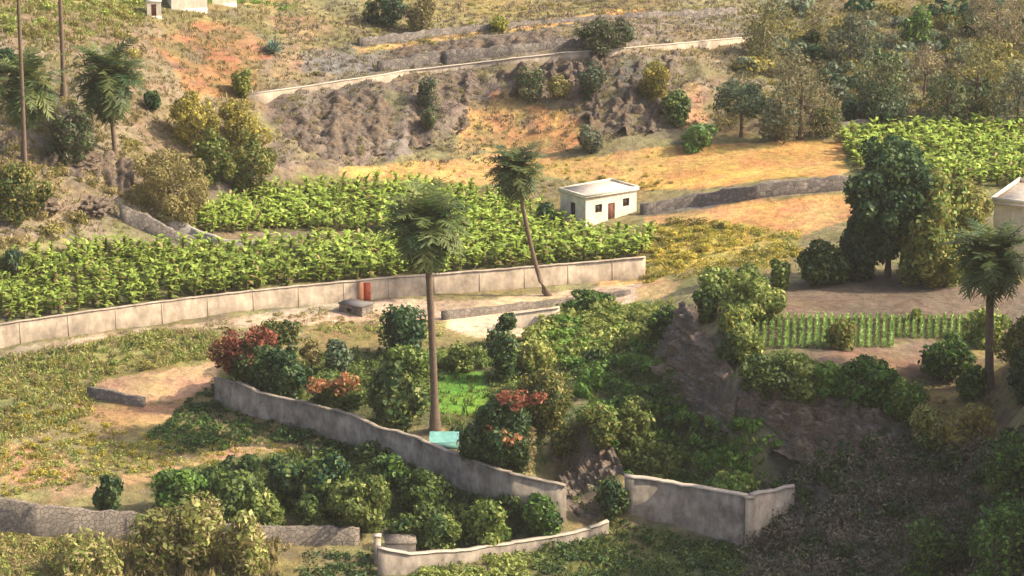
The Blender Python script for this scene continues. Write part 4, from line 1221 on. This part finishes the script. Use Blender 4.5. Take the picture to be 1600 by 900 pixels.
# wooded upper right
for b, vb, k, k2, lab in (((1150, -10, 1236, 84), 96, 'haze_olive', 'olive', 'grey olive tree at the end of the road wall'), ((1186, 74, 1316, 206), 218, 'haze_olive', 'dry', 'large pale olive tree behind the golden field'),
                          ((1110, 126, 1206, 186), 214, 'bluish', 'teal', 'dark spreading tree left of the pale olive tree'), ((1176, 134, 1250, 206), 220, 'bluish', 'haze_olive', 'dark bluish tree under the pale olive tree'),
                          ((1284, 16, 1372, 96), 108, 'bluish', 'haze_olive', 'dark tree high on the wooded slope'), ((1330, 60, 1424, 184), 196, 'haze_olive', 'dark', 'tall dark tree in the middle of the wooded slope'),
                          ((1398, 4, 1462, 66), 80, 'green', 'dark', 'vivid green tree near the top right'), ((1468, 44, 1580, 172), 186, 'olive', 'haze_olive', 'tall olive tree with yellowish top on the right'),
                          ((1338, 130, 1426, 194), 200, 'bluish', 'teal', 'blue green bush above the far right banana plot'), ((1434, 108, 1526, 194), 200, 'haze_olive', 'dark', 'dark bush beside the blue green bush'),
                          ((1540, 96, 1640, 194), 200, 'bluish', 'haze_olive', 'dark blue tree at the right edge'), ((1496, -14, 1620, 56), 70, 'grey', 'dry', 'grey leafless trees in the top right corner'),
                          ((1268, 158, 1316, 208), 214, 'dark', 'olive', 'dark shrub at the corner of the golden field'), ((1246, 0, 1300, 60), 72, 'grey', 'olive', 'grey shrub left of the high dark tree'),
                          ((1412, 64, 1476, 130), 150, 'grey', 'dry', 'brownish bare tree between the dark and the olive trees')):
    T_('slope_tree', lab, 'tree', b, vb, k, kind2=k2, mix=.4, n=13, dens=8)

for b_, vb, lab in (((196, 778, 300, 880), 896, 'tall dry straw coloured reeds left of the middle, before the stone wall'), ((262, 760, 366, 872), 890, 'tallest dry reeds hiding part of the stone wall'), ((340, 790, 430, 886), 900, 'dry brushy reeds right of the tallest ones'),
                   ((80, 830, 200, 900), 912, 'straw coloured low brush at the bottom left')):
    T_('dry_reeds', lab, 'reeds', b_, vb, 'dry', kind2='light', mix=.35, n=12, dens=11, size=.95)
for b_, vb, k, k2, lab in (((1128, 428, 1230, 492), 500, 'light', 'mid', 'light green bush at the left edge of the ploughed field'), ((1120, 440, 1186, 496), 504, 'mid', 'light', 'green bush squeezed behind the rock face crest'),
                   ((1140, 500, 1196, 556), 562, 'light', 'mid', 'light bush at the left end of the crop rows'), ((1196, 560, 1300, 616), 622, 'mid', 'light', 'light green bush under the left end of the lower field'),
                   ((1250, 576, 1330, 628), 634, 'green', 'mid', 'green bush on the edge between the lower field and the rocks'), ((1500, 470, 1580, 530), 540, 'mid', 'light', 'light bush behind the broad palm trunk'), ((1420, 480, 1440, 500), 505, 'light', 'mid', 'tiny bush on the crop row corner')):
    T_('terrace_bush', lab, 'bush', b_, vb, k, kind2=k2, mix=.4, n=10)
T_('terrace_tree', 'olive tree spilling over the right flank of the big olive green tree', 'tree', (1440, 282, 1560, 420), 432, 'olive', kind2='light', mix=.3, n=16)
T_('field_tree', 'tall tree beyond the right edge that shades the ploughed field', 'tree', (1640, 300, 1730, 420), 462, 'dark', kind2='mid', n=10)
T_('field_tree', 'second tall tree beyond the right edge, nearer the crop rows', 'tree', (1636, 330, 1700, 440), 484, 'dark', kind2='olive', n=9)
# agave
g = G(426, 84); t = thing('agave', 'blue green agave rosette on the rust coloured slope', 'agave', g)
V, T = [], []
for i in range(42):
    az = i * 2.4; el = 1.35 - 1.2 * i / 42; L = 1.9
    h = np.array([math.cos(az), math.sin(az), 0]); sd = np.array([-math.sin(az), math.cos(az), 0])
    d = h * math.cos(el) + np.array([0, 0, math.sin(el)])
    m = d * L * .55; e = d * L - np.array([0, 0, .15])
    for s_ in (-1, 1):
        V += [[(0, 0, .2), m + (0, 0, -.06), m + sd * s_ * .17, np.array([0, 0, .2]) + sd * s_ * .1], [m + (0, 0, -.06), e, e + sd * s_ * .01, m + sd * s_ * .17]]
        f = rng.random(); cc = np.array((.07, .15, .12)) * (1 - f) + np.array((.22, .32, .24)) * f; T += [cc, cc]
V = np.array([[tuple(x) for x in q_] for q_ in V]).reshape(-1, 3)
link('rosette', mesh_np('rosette', V, np.arange(len(V)).reshape(-1, 4), M_LEAF, np.array(T)), t)
mb = MB(); mb.tube([(0, 0, -.3), (0, 0, .3)], [.22, .18], 7); mb.build('stem', M_BARK, t)

# ================================================================== REPEATED SHRUBS
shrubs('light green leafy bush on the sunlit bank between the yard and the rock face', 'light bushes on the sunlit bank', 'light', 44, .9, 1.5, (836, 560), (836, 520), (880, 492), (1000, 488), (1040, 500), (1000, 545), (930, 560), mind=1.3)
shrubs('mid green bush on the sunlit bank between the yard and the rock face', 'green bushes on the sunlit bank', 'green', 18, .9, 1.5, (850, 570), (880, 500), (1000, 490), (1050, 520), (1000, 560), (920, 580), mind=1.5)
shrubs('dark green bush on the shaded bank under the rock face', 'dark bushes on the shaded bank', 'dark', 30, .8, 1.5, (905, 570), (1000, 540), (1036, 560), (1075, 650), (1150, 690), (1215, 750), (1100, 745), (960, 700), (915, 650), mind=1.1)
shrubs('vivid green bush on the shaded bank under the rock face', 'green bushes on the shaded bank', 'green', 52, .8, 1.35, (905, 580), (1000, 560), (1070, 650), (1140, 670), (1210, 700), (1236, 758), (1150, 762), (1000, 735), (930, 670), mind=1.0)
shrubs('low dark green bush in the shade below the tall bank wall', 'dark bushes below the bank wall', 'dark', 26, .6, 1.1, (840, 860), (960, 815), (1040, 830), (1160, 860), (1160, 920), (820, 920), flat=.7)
shrubs('low yellow green bush in front of the curved wall', 'yellow green bushes in front of the curved wall', 'light', 14, .6, 1.0, (650, 905), (660, 888), (760, 880), (820, 875), (830, 910), flat=.8)
shrubs('low green bush in the lush hollow below the garden wall', 'small bushes in the lush hollow', 'mid', 34, .6, 1.1, (400, 730), (500, 700), (560, 710), (720, 780), (860, 815), (820, 840), (660, 848), (560, 815), (420, 810), mind=1.2)
shrubs('dark bush crowding the garden behind the rendered garden wall', 'dark bushes in the garden', 'dark', 22, .7, 1.2, (470, 610), (560, 570), (720, 560), (830, 580), (850, 700), (800, 730), (700, 680), (560, 650), mind=1.5)
shrubs('green bush in the garden behind the rendered garden wall', 'green bushes in the garden', 'mid', 18, .6, 1.1, (500, 600), (560, 560), (690, 540), (830, 560), (850, 660), (760, 590), (660, 650), (560, 640), mind=1.5)
shrubs('yellow flowered scrub bush in the rough ground below the orange terrace', 'yellow scrub bushes below the orange terrace', 'yellow', 30, .5, 1.0, (1020, 360), (1100, 350), (1240, 366), (1244, 400), (1180, 412), (1070, 425), (1020, 430), flat=.7)
shrubs('olive scrub bush in the rough ground below the orange terrace', 'olive scrub bushes below the orange terrace', 'olive', 22, .5, 1.0, (1010, 352), (1100, 345), (1245, 362), (1244, 405), (1180, 420), (1060, 440), (1010, 430), flat=.7)
shrubs('low olive scrub bush in the grass below the long wall', 'olive scrub bushes in the left field', 'olive', 30, .4, .9, (0, 565), (110, 545), (250, 520), (340, 520), (340, 560), (150, 595), (120, 650), (0, 690), flat=.6)
shrubs('low green bush in the grass below the long wall', 'green bushes in the left field', 'mid', 14, .4, .8, (0, 565), (110, 550), (250, 525), (340, 525), (300, 565), (150, 590), (0, 640), flat=.6)
shrubs('yellow green bush beside the foot path in the lower left field', 'yellow bushes by the foot path', 'yellow', 22, .4, .8, (0, 640), (120, 600), (150, 660), (270, 700), (420, 690), (560, 670), (300, 720), (100, 750), (0, 740), flat=.6)
shrubs('dark green bush deepening the shadow of the garden wall', 'dark bushes deepening the shadow of the garden wall', 'dark', 26, .4, .8, (240, 680), (290, 620), (340, 600), (440, 660), (540, 692), (430, 690), (280, 715), flat=.55)  # dark leaves fill the outline of the wall's cast shadow
shrubs('pale dry bush at the bottom left below the stone wall', 'dry bushes below the stone wall', 'dry', 30, .6, 1.1, (0, 850), (200, 850), (430, 860), (440, 920), (0, 920), flat=.8)
shrubs('yellowish bush at the bottom left below the stone wall', 'yellow bushes below the stone wall', 'light', 16, .5, .9, (0, 850), (140, 850), (420, 866), (420, 920), (0, 920), flat=.8)
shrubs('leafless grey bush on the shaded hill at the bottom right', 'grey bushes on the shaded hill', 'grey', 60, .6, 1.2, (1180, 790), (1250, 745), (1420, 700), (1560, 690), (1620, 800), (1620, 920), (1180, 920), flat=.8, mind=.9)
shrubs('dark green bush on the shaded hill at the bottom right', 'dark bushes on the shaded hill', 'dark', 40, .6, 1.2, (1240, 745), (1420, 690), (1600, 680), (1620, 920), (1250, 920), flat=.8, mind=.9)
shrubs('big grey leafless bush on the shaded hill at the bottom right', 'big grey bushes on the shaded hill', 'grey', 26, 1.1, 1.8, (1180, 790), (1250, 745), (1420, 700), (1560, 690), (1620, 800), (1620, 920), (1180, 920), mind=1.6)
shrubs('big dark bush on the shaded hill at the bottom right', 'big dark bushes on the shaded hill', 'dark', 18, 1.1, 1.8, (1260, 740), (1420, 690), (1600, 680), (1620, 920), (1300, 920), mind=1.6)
shrubs('dark green bush growing along the foot of the garden wall', 'dark bushes at the foot of the garden wall', 'dark', 18, .6, 1.0, (400, 668), (440, 668), (560, 706), (600, 724), (720, 766), (870, 820), (850, 826), (700, 772), (560, 716), mind=1.0)
shrubs('dull dark bush on the rocky slope under the lower field', 'bushes on the rocky slope', 'dark', 18, .4, .8, (1130, 660), (1200, 610), (1400, 650), (1420, 700), (1250, 740), flat=.7)
shrubs('olive bush on the wooded slope at the upper right', 'olive bushes on the wooded slope', 'haze_olive', 70, .7, 1.4, (1120, 200), (1160, 90), (1200, 0), (1620, 0), (1620, 185), (1330, 190), mind=1.5)
shrubs('blue green bush on the wooded slope at the upper right', 'dark bushes on the wooded slope', 'bluish', 40, .7, 1.4, (1150, 195), (1250, 90), (1290, 0), (1620, 0), (1620, 185), (1330, 190), mind=1.5)
shrubs('grey bush on the wooded slope at the upper right', 'grey bushes on the wooded slope', 'grey', 40, .7, 1.3, (1120, 200), (1180, 60), (1200, 0), (1620, 0), (1620, 185), (1330, 190), mind=1.3)
shrubs('olive bush on the left hillside among the palms', 'olive bushes on the left hillside', 'olive', 40, .5, 1.1, (0, 380), (0, 10), (220, 10), (240, 60), (200, 220), (280, 330), (180, 370), mind=1.2)
shrubs('dry bush on the left hillside among the palms', 'dry bushes on the left hillside', 'dry', 34, .5, 1.0, (0, 390), (0, 200), (120, 160), (250, 180), (280, 330), (180, 370))
shrubs('yellow green bush at the top left above the palms', 'yellow green bushes at the top left', 'light', 26, .5, 1.0, (0, 60), (0, -20), (230, -20), (220, 30), (120, 60))
shrubs('bright green bush along the top edge near the white hill house', 'green bushes near the hill house', 'green', 16, .5, .9, (220, 8), (230, -30), (500, -30), (480, 16), (390, 14), flat=.8)
shrubs('small grey shrub on the hillside above the road', 'small shrubs above the hillside road', 'grey', 34, .3, .7, (430, 130), (440, 0), (1150, -20), (1150, 40), (800, 70), (560, 110), flat=.8)
shrubs('small olive shrub on the hillside above the road', 'olive shrubs above the hillside road', 'olive', 26, .3, .7, (430, 130), (440, 0), (1150, -20), (1150, 20), (800, 60), (560, 110), flat=.8)
shrubs('small dark shrub on the scarp below the hillside road', 'small shrubs on the scarp', 'grey', 40, .3, .7, (430, 250), (430, 160), (560, 135), (1000, 95), (1100, 200), (900, 230), (600, 240), flat=.9)
shrubs('low green weed bush among the golden stubble', 'weed bushes in the golden stubble', 'olive', 26, .3, .6, (700, 290), (860, 280), (1040, 270), (1060, 295), (1000, 310), (860, 300), flat=.7)

shrubs('big grey green bush on the wooded slope at the upper right', 'big bushes on the wooded slope', 'bluish', 16, 1.5, 2.4, (1140, 190), (1180, 40), (1200, 0), (1620, 0), (1620, 185), (1330, 190), mind=2.5)
shrubs('big olive bush on the wooded slope at the upper right', 'big olive bushes on the wooded slope', 'olive', 18, 1.5, 2.4, (1140, 190), (1180, 40), (1200, 0), (1620, 0), (1620, 185), (1330, 190), mind=2.5)
shrubs('big dark bush on the wooded slope at the upper right', 'big dark bushes on the wooded slope', 'teal', 16, 1.5, 2.6, (1260, 190), (1260, 40), (1300, 0), (1620, 0), (1620, 185), (1330, 190), mind=2.5)  # teal leaves stand in for the shaded hollows between the trees
shrubs('big dark bush in the lush hollow below the garden wall', 'big dark bushes in the lush hollow', 'dark', 22, 1.1, 1.7, (260, 750), (420, 715), (500, 695), (560, 700), (720, 775), (860, 815), (820, 840), (660, 848), (560, 815), (300, 800), mind=1.6)
place_shrubs()

# ================================================================== GROUND COVER
GC = [('light', 1.8, .25, .7, 7, .5, ((0, 565), (110, 545), (250, 520), (345, 515), (345, 560), (200, 580), (150, 600), (140, 650), (0, 700))),
      ('dry', 1.8, .2, .6, 7, .5, ((0, 565), (110, 545), (250, 520), (345, 515), (345, 560), (200, 580), (150, 600), (140, 650), (0, 700))),
      ('yellow', 1.2, .2, .5, 7, .5, ((0, 640), (140, 620), (150, 660), (280, 700), (560, 670), (540, 690), (300, 730), (100, 760), (0, 780))),
      ('dark', 3.0, .2, .5, 7, .6, ((230, 690), (300, 620), (340, 600), (440, 660), (545, 692), (420, 694), (280, 715))),  # dark tufts fill the patch of the garden wall's shadow
      ('mid', 2.5, .2, .6, 7, .6, ((240, 745), (420, 712), (560, 692), (720, 762), (880, 818), (820, 850), (640, 856), (560, 812), (240, 800))),
      ('green', 1.5, .05, .1, 4, .5, ((668, 602), (690, 590), (748, 590), (756, 628), (735, 642), (672, 640))),
      ('mid', 2.0, .2, .6, 7, .6, ((345, 600), (400, 560), (660, 545), (830, 530), (900, 570), (900, 650), (840, 735), (560, 668))),
      ('light', 1.6, .2, .6, 7, .6, ((836, 565), (836, 500), (880, 470), (1050, 470), (1060, 500), (1000, 560), (920, 575))),
      ('mid', 3.0, .3, .8, 7, .6, ((900, 570), (1030, 560), (1080, 650), (1150, 690), (1240, 765), (980, 745), (920, 660))),
      ('dry', 2.0, .5, 1.6, 9, .2, ((200, 860), (230, 800), (320, 790), (430, 830), (440, 920), (200, 920))),
      ('dry', 1.6, .3, 1.0, 8, .4, ((-10, 846), (200, 850), (430, 856), (440, 930), (-10, 930))),
      ('light', 2.2, .3, .8, 8, .4, ((-10, 846), (200, 850), (430, 856), (440, 930), (-10, 930))),
      ('grey', .8, .3, .9, 8, .5, ((1175, 780), (1250, 742), (1430, 700), (1560, 690), (1640, 660), (1640, 940), (1160, 940))),
      ('dark', .4, .3, .8, 8, .5, ((1175, 780), (1250, 742), (1430, 700), (1560, 690), (1640, 660), (1640, 940), (1160, 940))),
      ('mid', 1.4, .2, .7, 7, .5, ((825, 860), (960, 815), (1165, 858), (1165, 930), (640, 930), (650, 880))),
      ('yellow', 1.4, .2, .5, 7, .5, ((1010, 355), (1100, 348), (1250, 364), (1250, 405), (1190, 420), (1070, 425), (1005, 445))),
      ('light', 2.5, .2, .5, 7, .5, ((0, 70), (0, -20), (240, -20), (220, 40), (110, 70))),
      ('dry', 1.8, .2, .6, 6, .5, ((0, 395), (0, 0), (420, 0), (420, 150), (280, 330), (180, 375))),
      ('olive', 1.2, .2, .6, 6, .5, ((0, 395), (0, 0), (230, 0), (220, 150), (280, 330), (180, 375))),
      ('grey', 1.4, .15, .5, 6, .5, ((430, 260), (430, 0), (1180, -20), (1150, 200), (900, 235), (560, 260))),
      ('dry', .6, .15, .4, 6, .5, ((430, 260), (430, 0), (1180, -20), (1150, 200), (900, 235), (560, 260))),
      ('olive', 2.0, .2, .7, 7, .5, ((1110, 205), (1180, 60), (1200, 0), (1640, 0), (1640, 188), (1320, 195))),
      ('yellow', .5, .1, .3, 5, .5, ((560, 280), (640, 252), (1050, 235), (1050, 290), (860, 285))),
      ('dry', 1.2, .2, .6, 7, .5, ((1420, 640), (1530, 605), (1570, 625), (1560, 690), (1470, 698))),
      ('dark', .8, .2, .5, 6, .5, ((1120, 660), (1180, 610), (1300, 620), (1420, 650), (1420, 700), (1250, 740))),
      ]
tufts('scrub_grass', 'dry and green scrub grass growing over the open ground of the valley', 'grass', GC)

clumps('scrub', 'low dry and green scrub clumps covering the open ground of the valley and hillside', 'scrub', [
    ('light', 1.1, .25, .5, ((-10, 565), (110, 545), (250, 518), (350, 512), (350, 560), (200, 580), (150, 600), (140, 650), (-10, 700))),
    ('olive', .7, .25, .5, ((-10, 565), (110, 545), (250, 518), (350, 512), (350, 560), (200, 580), (150, 600), (140, 650), (-10, 700))),
    ('dry', .6, .25, .5, ((-10, 565), (110, 545), (250, 518), (350, 512), (350, 560), (200, 580), (150, 600), (140, 650), (-10, 700))),
    ('yellow', .6, .25, .45, ((-10, 600), (140, 600), (150, 660), (280, 700), (560, 668), (545, 690), (300, 735), (100, 760), (-10, 780))),
    ('light', 1.2, .25, .5, ((-10, 700), (140, 690), (280, 690), (300, 735), (100, 770), (-10, 780))),
    ('light', .9, .25, .5, ((270, 705), (420, 690), (570, 664), (560, 690), (420, 712), (280, 745))),
    ('dry', .6, .25, .45, ((-10, 640), (140, 640), (280, 700), (300, 735), (100, 760), (-10, 780))),
    ('dark', 2.2, .3, .55, ((225, 690), (290, 625), (338, 600), (440, 662), (545, 694), (420, 694), (280, 712))),  # dark clumps deepen the garden wall's shadow patch
    ('green', .8, .3, .5, ((225, 690), (290, 625), (338, 600), (440, 662), (545, 694), (420, 694), (280, 712))),
    ('light', 1.2, .35, .7, ((-10, 846), (210, 855), (430, 858), (445, 940), (-10, 940))),
    ('dry', 1.4, .35, .7, ((-10, 840), (210, 850), (430, 856), (445, 940), (-10, 940))),
    ('olive', .8, .35, .7, ((-10, 840), (210, 850), (430, 856), (445, 940), (-10, 940))),
    ('dark', 1.4, .35, .7, ((430, 862), (586, 868), (586, 940), (430, 940))),
    ('grey', 1.8, .5, 1.1, ((1165, 800), (1200, 765), (1250, 738), (1430, 698), (1560, 690), (1640, 660), (1640, 940), (1160, 940))),
    ('dark', 1.5, .3, .8, ((1165, 800), (1200, 765), (1250, 738), (1430, 698), (1560, 690), (1640, 660), (1640, 940), (1160, 940))),
    ('haze_olive', .9, .4, .9, ((1165, 800), (1250, 738), (1430, 698), (1560, 690), (1640, 940), (1160, 940))),
    ('dark', 1.6, .3, .7, ((830, 862), (960, 815), (1165, 860), (1165, 940), (820, 940))),
    ('mid', .8, .3, .6, ((640, 890), (830, 862), (960, 818), (1165, 860), (1165, 940), (640, 940))),
    ('green', 1.4, .3, .6, ((905, 575), (1030, 560), (1080, 650), (1150, 690), (1240, 765), (980, 745), (920, 660))),
    ('light', .9, .3, .6, ((836, 565), (836, 500), (880, 470), (1050, 470), (1060, 500), (1000, 560), (920, 575))),
    ('mid', 1.2, .3, .6, ((345, 600), (400, 560), (660, 545), (830, 530), (900, 570), (900, 650), (840, 735), (560, 668))),
    ('dark', 1.2, .3, .6, ((240, 745), (420, 712), (560, 692), (720, 762), (880, 818), (820, 850), (640, 856), (560, 812), (240, 800))),
    ('dry', .35, .2, .45, ((0, 398), (0, -20), (420, -20), (420, 150), (280, 330), (180, 378))),
    ('olive', .3, .25, .5, ((0, 398), (0, -20), (230, -20), (220, 150), (280, 330), (180, 378))),
    ('light', .7, .25, .5, ((0, 70), (0, -40), (240, -40), (220, 36), (110, 66))),
    ('green', .7, .25, .45, ((230, 6), (240, -60), (500, -60), (480, 14), (390, 12))),
    ('grey', .45, .2, .45, ((430, 260), (430, -30), (1180, -40), (1150, 200), (900, 235), (560, 260))),
    ('dry', .25, .2, .4, ((430, 260), (430, -30), (1180, -40), (1150, 200), (900, 235), (560, 260))),
    ('olive', .16, .2, .45, ((430, 260), (430, -30), (1180, -40), (1150, 200), (900, 235), (560, 260))),
    ('grey', .8, .3, .7, ((1110, 205), (1180, 60), (1200, -40), (1640, -40), (1640, 188), (1320, 195))),
    ('olive', .6, .3, .7, ((1110, 205), (1180, 60), (1200, -40), (1640, -40), (1640, 188), (1320, 195))),
    ('dark', .9, .2, .5, ((1130, 610), (1300, 622), (1424, 650), (1430, 710), (1300, 724), (1136, 680))),
    ('haze_olive', .8, .2, .5, ((1130, 610), (1300, 622), (1424, 650), (1430, 710), (1300, 724), (1136, 680))),
    ('olive', .35, .2, .5, ((425, 262), (430, 160), (770, 112), (1110, 84), (1090, 200), (900, 210), (640, 236))),
    ('yellow', .8, .25, .5, ((1010, 355), (1100, 348), (1250, 364), (1250, 405), (1190, 420), (1070, 425), (1005, 445))),
    ('mid', .4, .25, .5, ((1010, 355), (1100, 348), (1250, 364), (1250, 405), (1190, 420), (1070, 425), (1005, 445))),
    ('yellow', .2, .15, .35, ((560, 285), (640, 255), (1050, 238), (1050, 295), (860, 300))),
    ('dry', .9, .3, .6, ((1420, 640), (1530, 605), (1570, 625), (1560, 690), (1470, 698))),
    ('dark', 1.6, .25, .55, ((862, 660), (900, 650), (940, 680), (980, 745), (960, 810), (900, 800), (868, 740))),
    ('mid', .8, .25, .5, ((862, 660), (900, 650), (940, 680), (980, 745), (960, 810), (900, 800), (868, 740))),
    ('dry', 1.5, .15, .35, ((1056, 478), (1074, 482), (1110, 540), (1160, 590), (1150, 604), (1098, 556))),  # straw clumps added to give the rock crest its pale rim
    ('dry', .7, .2, .4, ((0, 556), (260, 512), (560, 480), (690, 500), (690, 515), (360, 520), (0, 570))),
    ('olive', .5, .2, .4, ((0, 556), (260, 512), (560, 480), (690, 500), (690, 515), (360, 520), (0, 570))),
    ('light', .8, .25, .5, ((470, 510), (600, 500), (690, 505), (690, 540), (520, 535))),
    ('green', 2.2, .35, .7, ((1090, 670), (1150, 690), (1200, 700), (1240, 764), (1100, 750))),
    ('mid', 1.0, .3, .5, ((1160, 548), (1240, 548), (1290, 596), (1440, 596), (1480, 610), (1420, 640), (1300, 610), (1150, 592))),
])

# ================================================================== ROCKS
rock_face('gully_rock', 'dark craggy rock face at the head of the gully, between garden wall and bank wall', [(892, 652), (914, 652), (934, 672), (956, 706), (976, 742), (990, 775)], [(864, 672), (866, 708), (872, 748), (890, 790), (920, 812), (952, 812)], lift=.15, disp=.6, n=110, m=70, seed=3.1, gully=1.0, bulge_=-1.2)
rock_face('terrace_rock', 'grey wedge of bare rock rising to a point at the tip of the right terrace', [(1056, 484), (1068, 487), (1085, 518), (1102, 545), (1126, 575), (1154, 596)], [(1032, 540), (1034, 565), (1046, 600), (1066, 632), (1100, 660), (1142, 672)], lift=.9, disp=.7, seed=7.7, bulge_=-.2)
rock_face('terrace_rock', 'long brown rocky bank under the bushes of the lower field', [(1150, 598), (1220, 618), (1300, 628), (1360, 640), (1424, 652)], [(1136, 676), (1200, 706), (1290, 722), (1360, 718), (1430, 708)], lift=.35, disp=.8, n=110, seed=12.3)
rock_face('scarp_rock', 'long brown rocky scarp below the hillside road, left half', [(420, 158), (500, 150), (570, 138), (640, 124), (720, 116), (770, 112)], [(425, 268), (490, 266), (560, 250), (640, 232), (710, 214), (760, 172)], lift=.1, disp=.42, n=170, m=70, mat=M_ROCKL, seed=21.3, gully=1.5)
rock_face('scarp_rock', 'brown rocky scarp with dark hollows right of the middle, under the road', [(770, 110), (830, 103), (900, 98), (960, 92), (1040, 86), (1110, 80)], [(766, 158), (820, 148), (890, 168), (930, 205), (1000, 216), (1090, 190)], lift=.1, disp=.8, n=140, m=60, mat=M_ROCKL, seed=33.1, gully=2.0)
rock_face('slope_rock', 'grey brown rocky band on the left slope under the palms', [(50, 238), (110, 232), (170, 240), (230, 262)], [(50, 276), (110, 280), (170, 300), (220, 318)], lift=.2, disp=.7, n=70, m=24, mat=M_ROCKL, seed=41.7, gully=1.0)
rock_face('slope_rock', 'grey stony band of the upper terrace above the hillside road', [(580, 82), (660, 72), (740, 64), (830, 52), (900, 46)], [(580, 108), (660, 98), (740, 92), (830, 82), (900, 72)], lift=.2, disp=.5, n=90, m=24, mat=M_ROCKL, seed=48.7, gully=.8)
T_('gully_bush', 'dark bush filling the shaded bottom of the gully', 'bush', (930, 742, 984, 806), 812, 'dark', kind2='teal', mix=.4, n=8)
T_('gully_bush', 'olive bush on the crest of the gully rock', 'bush', (902, 634, 972, 692), 700, 'mid', kind2='olive', mix=.4, n=9)
T_('gully_bush', 'dark bush hanging at the head of the gully', 'bush', (858, 662, 912, 712), 720, 'dark', kind2='olive', mix=.4, n=7)
outcrop('pale rock on the left slope under the shaggy palm', 120, 262, 4.5, 3, 1.8, M_ROCKL, rot=.4)
outcrop('grey rock on the left slope below the pale dry bush', 150, 330, 5, 3, 1.5, M_ROCKL, rot=1.4)
outcrop('rock on the left slope under the bushy palm', 66, 330, 3.6, 2.6, 1.6, M_ROCKL, rot=2.4)
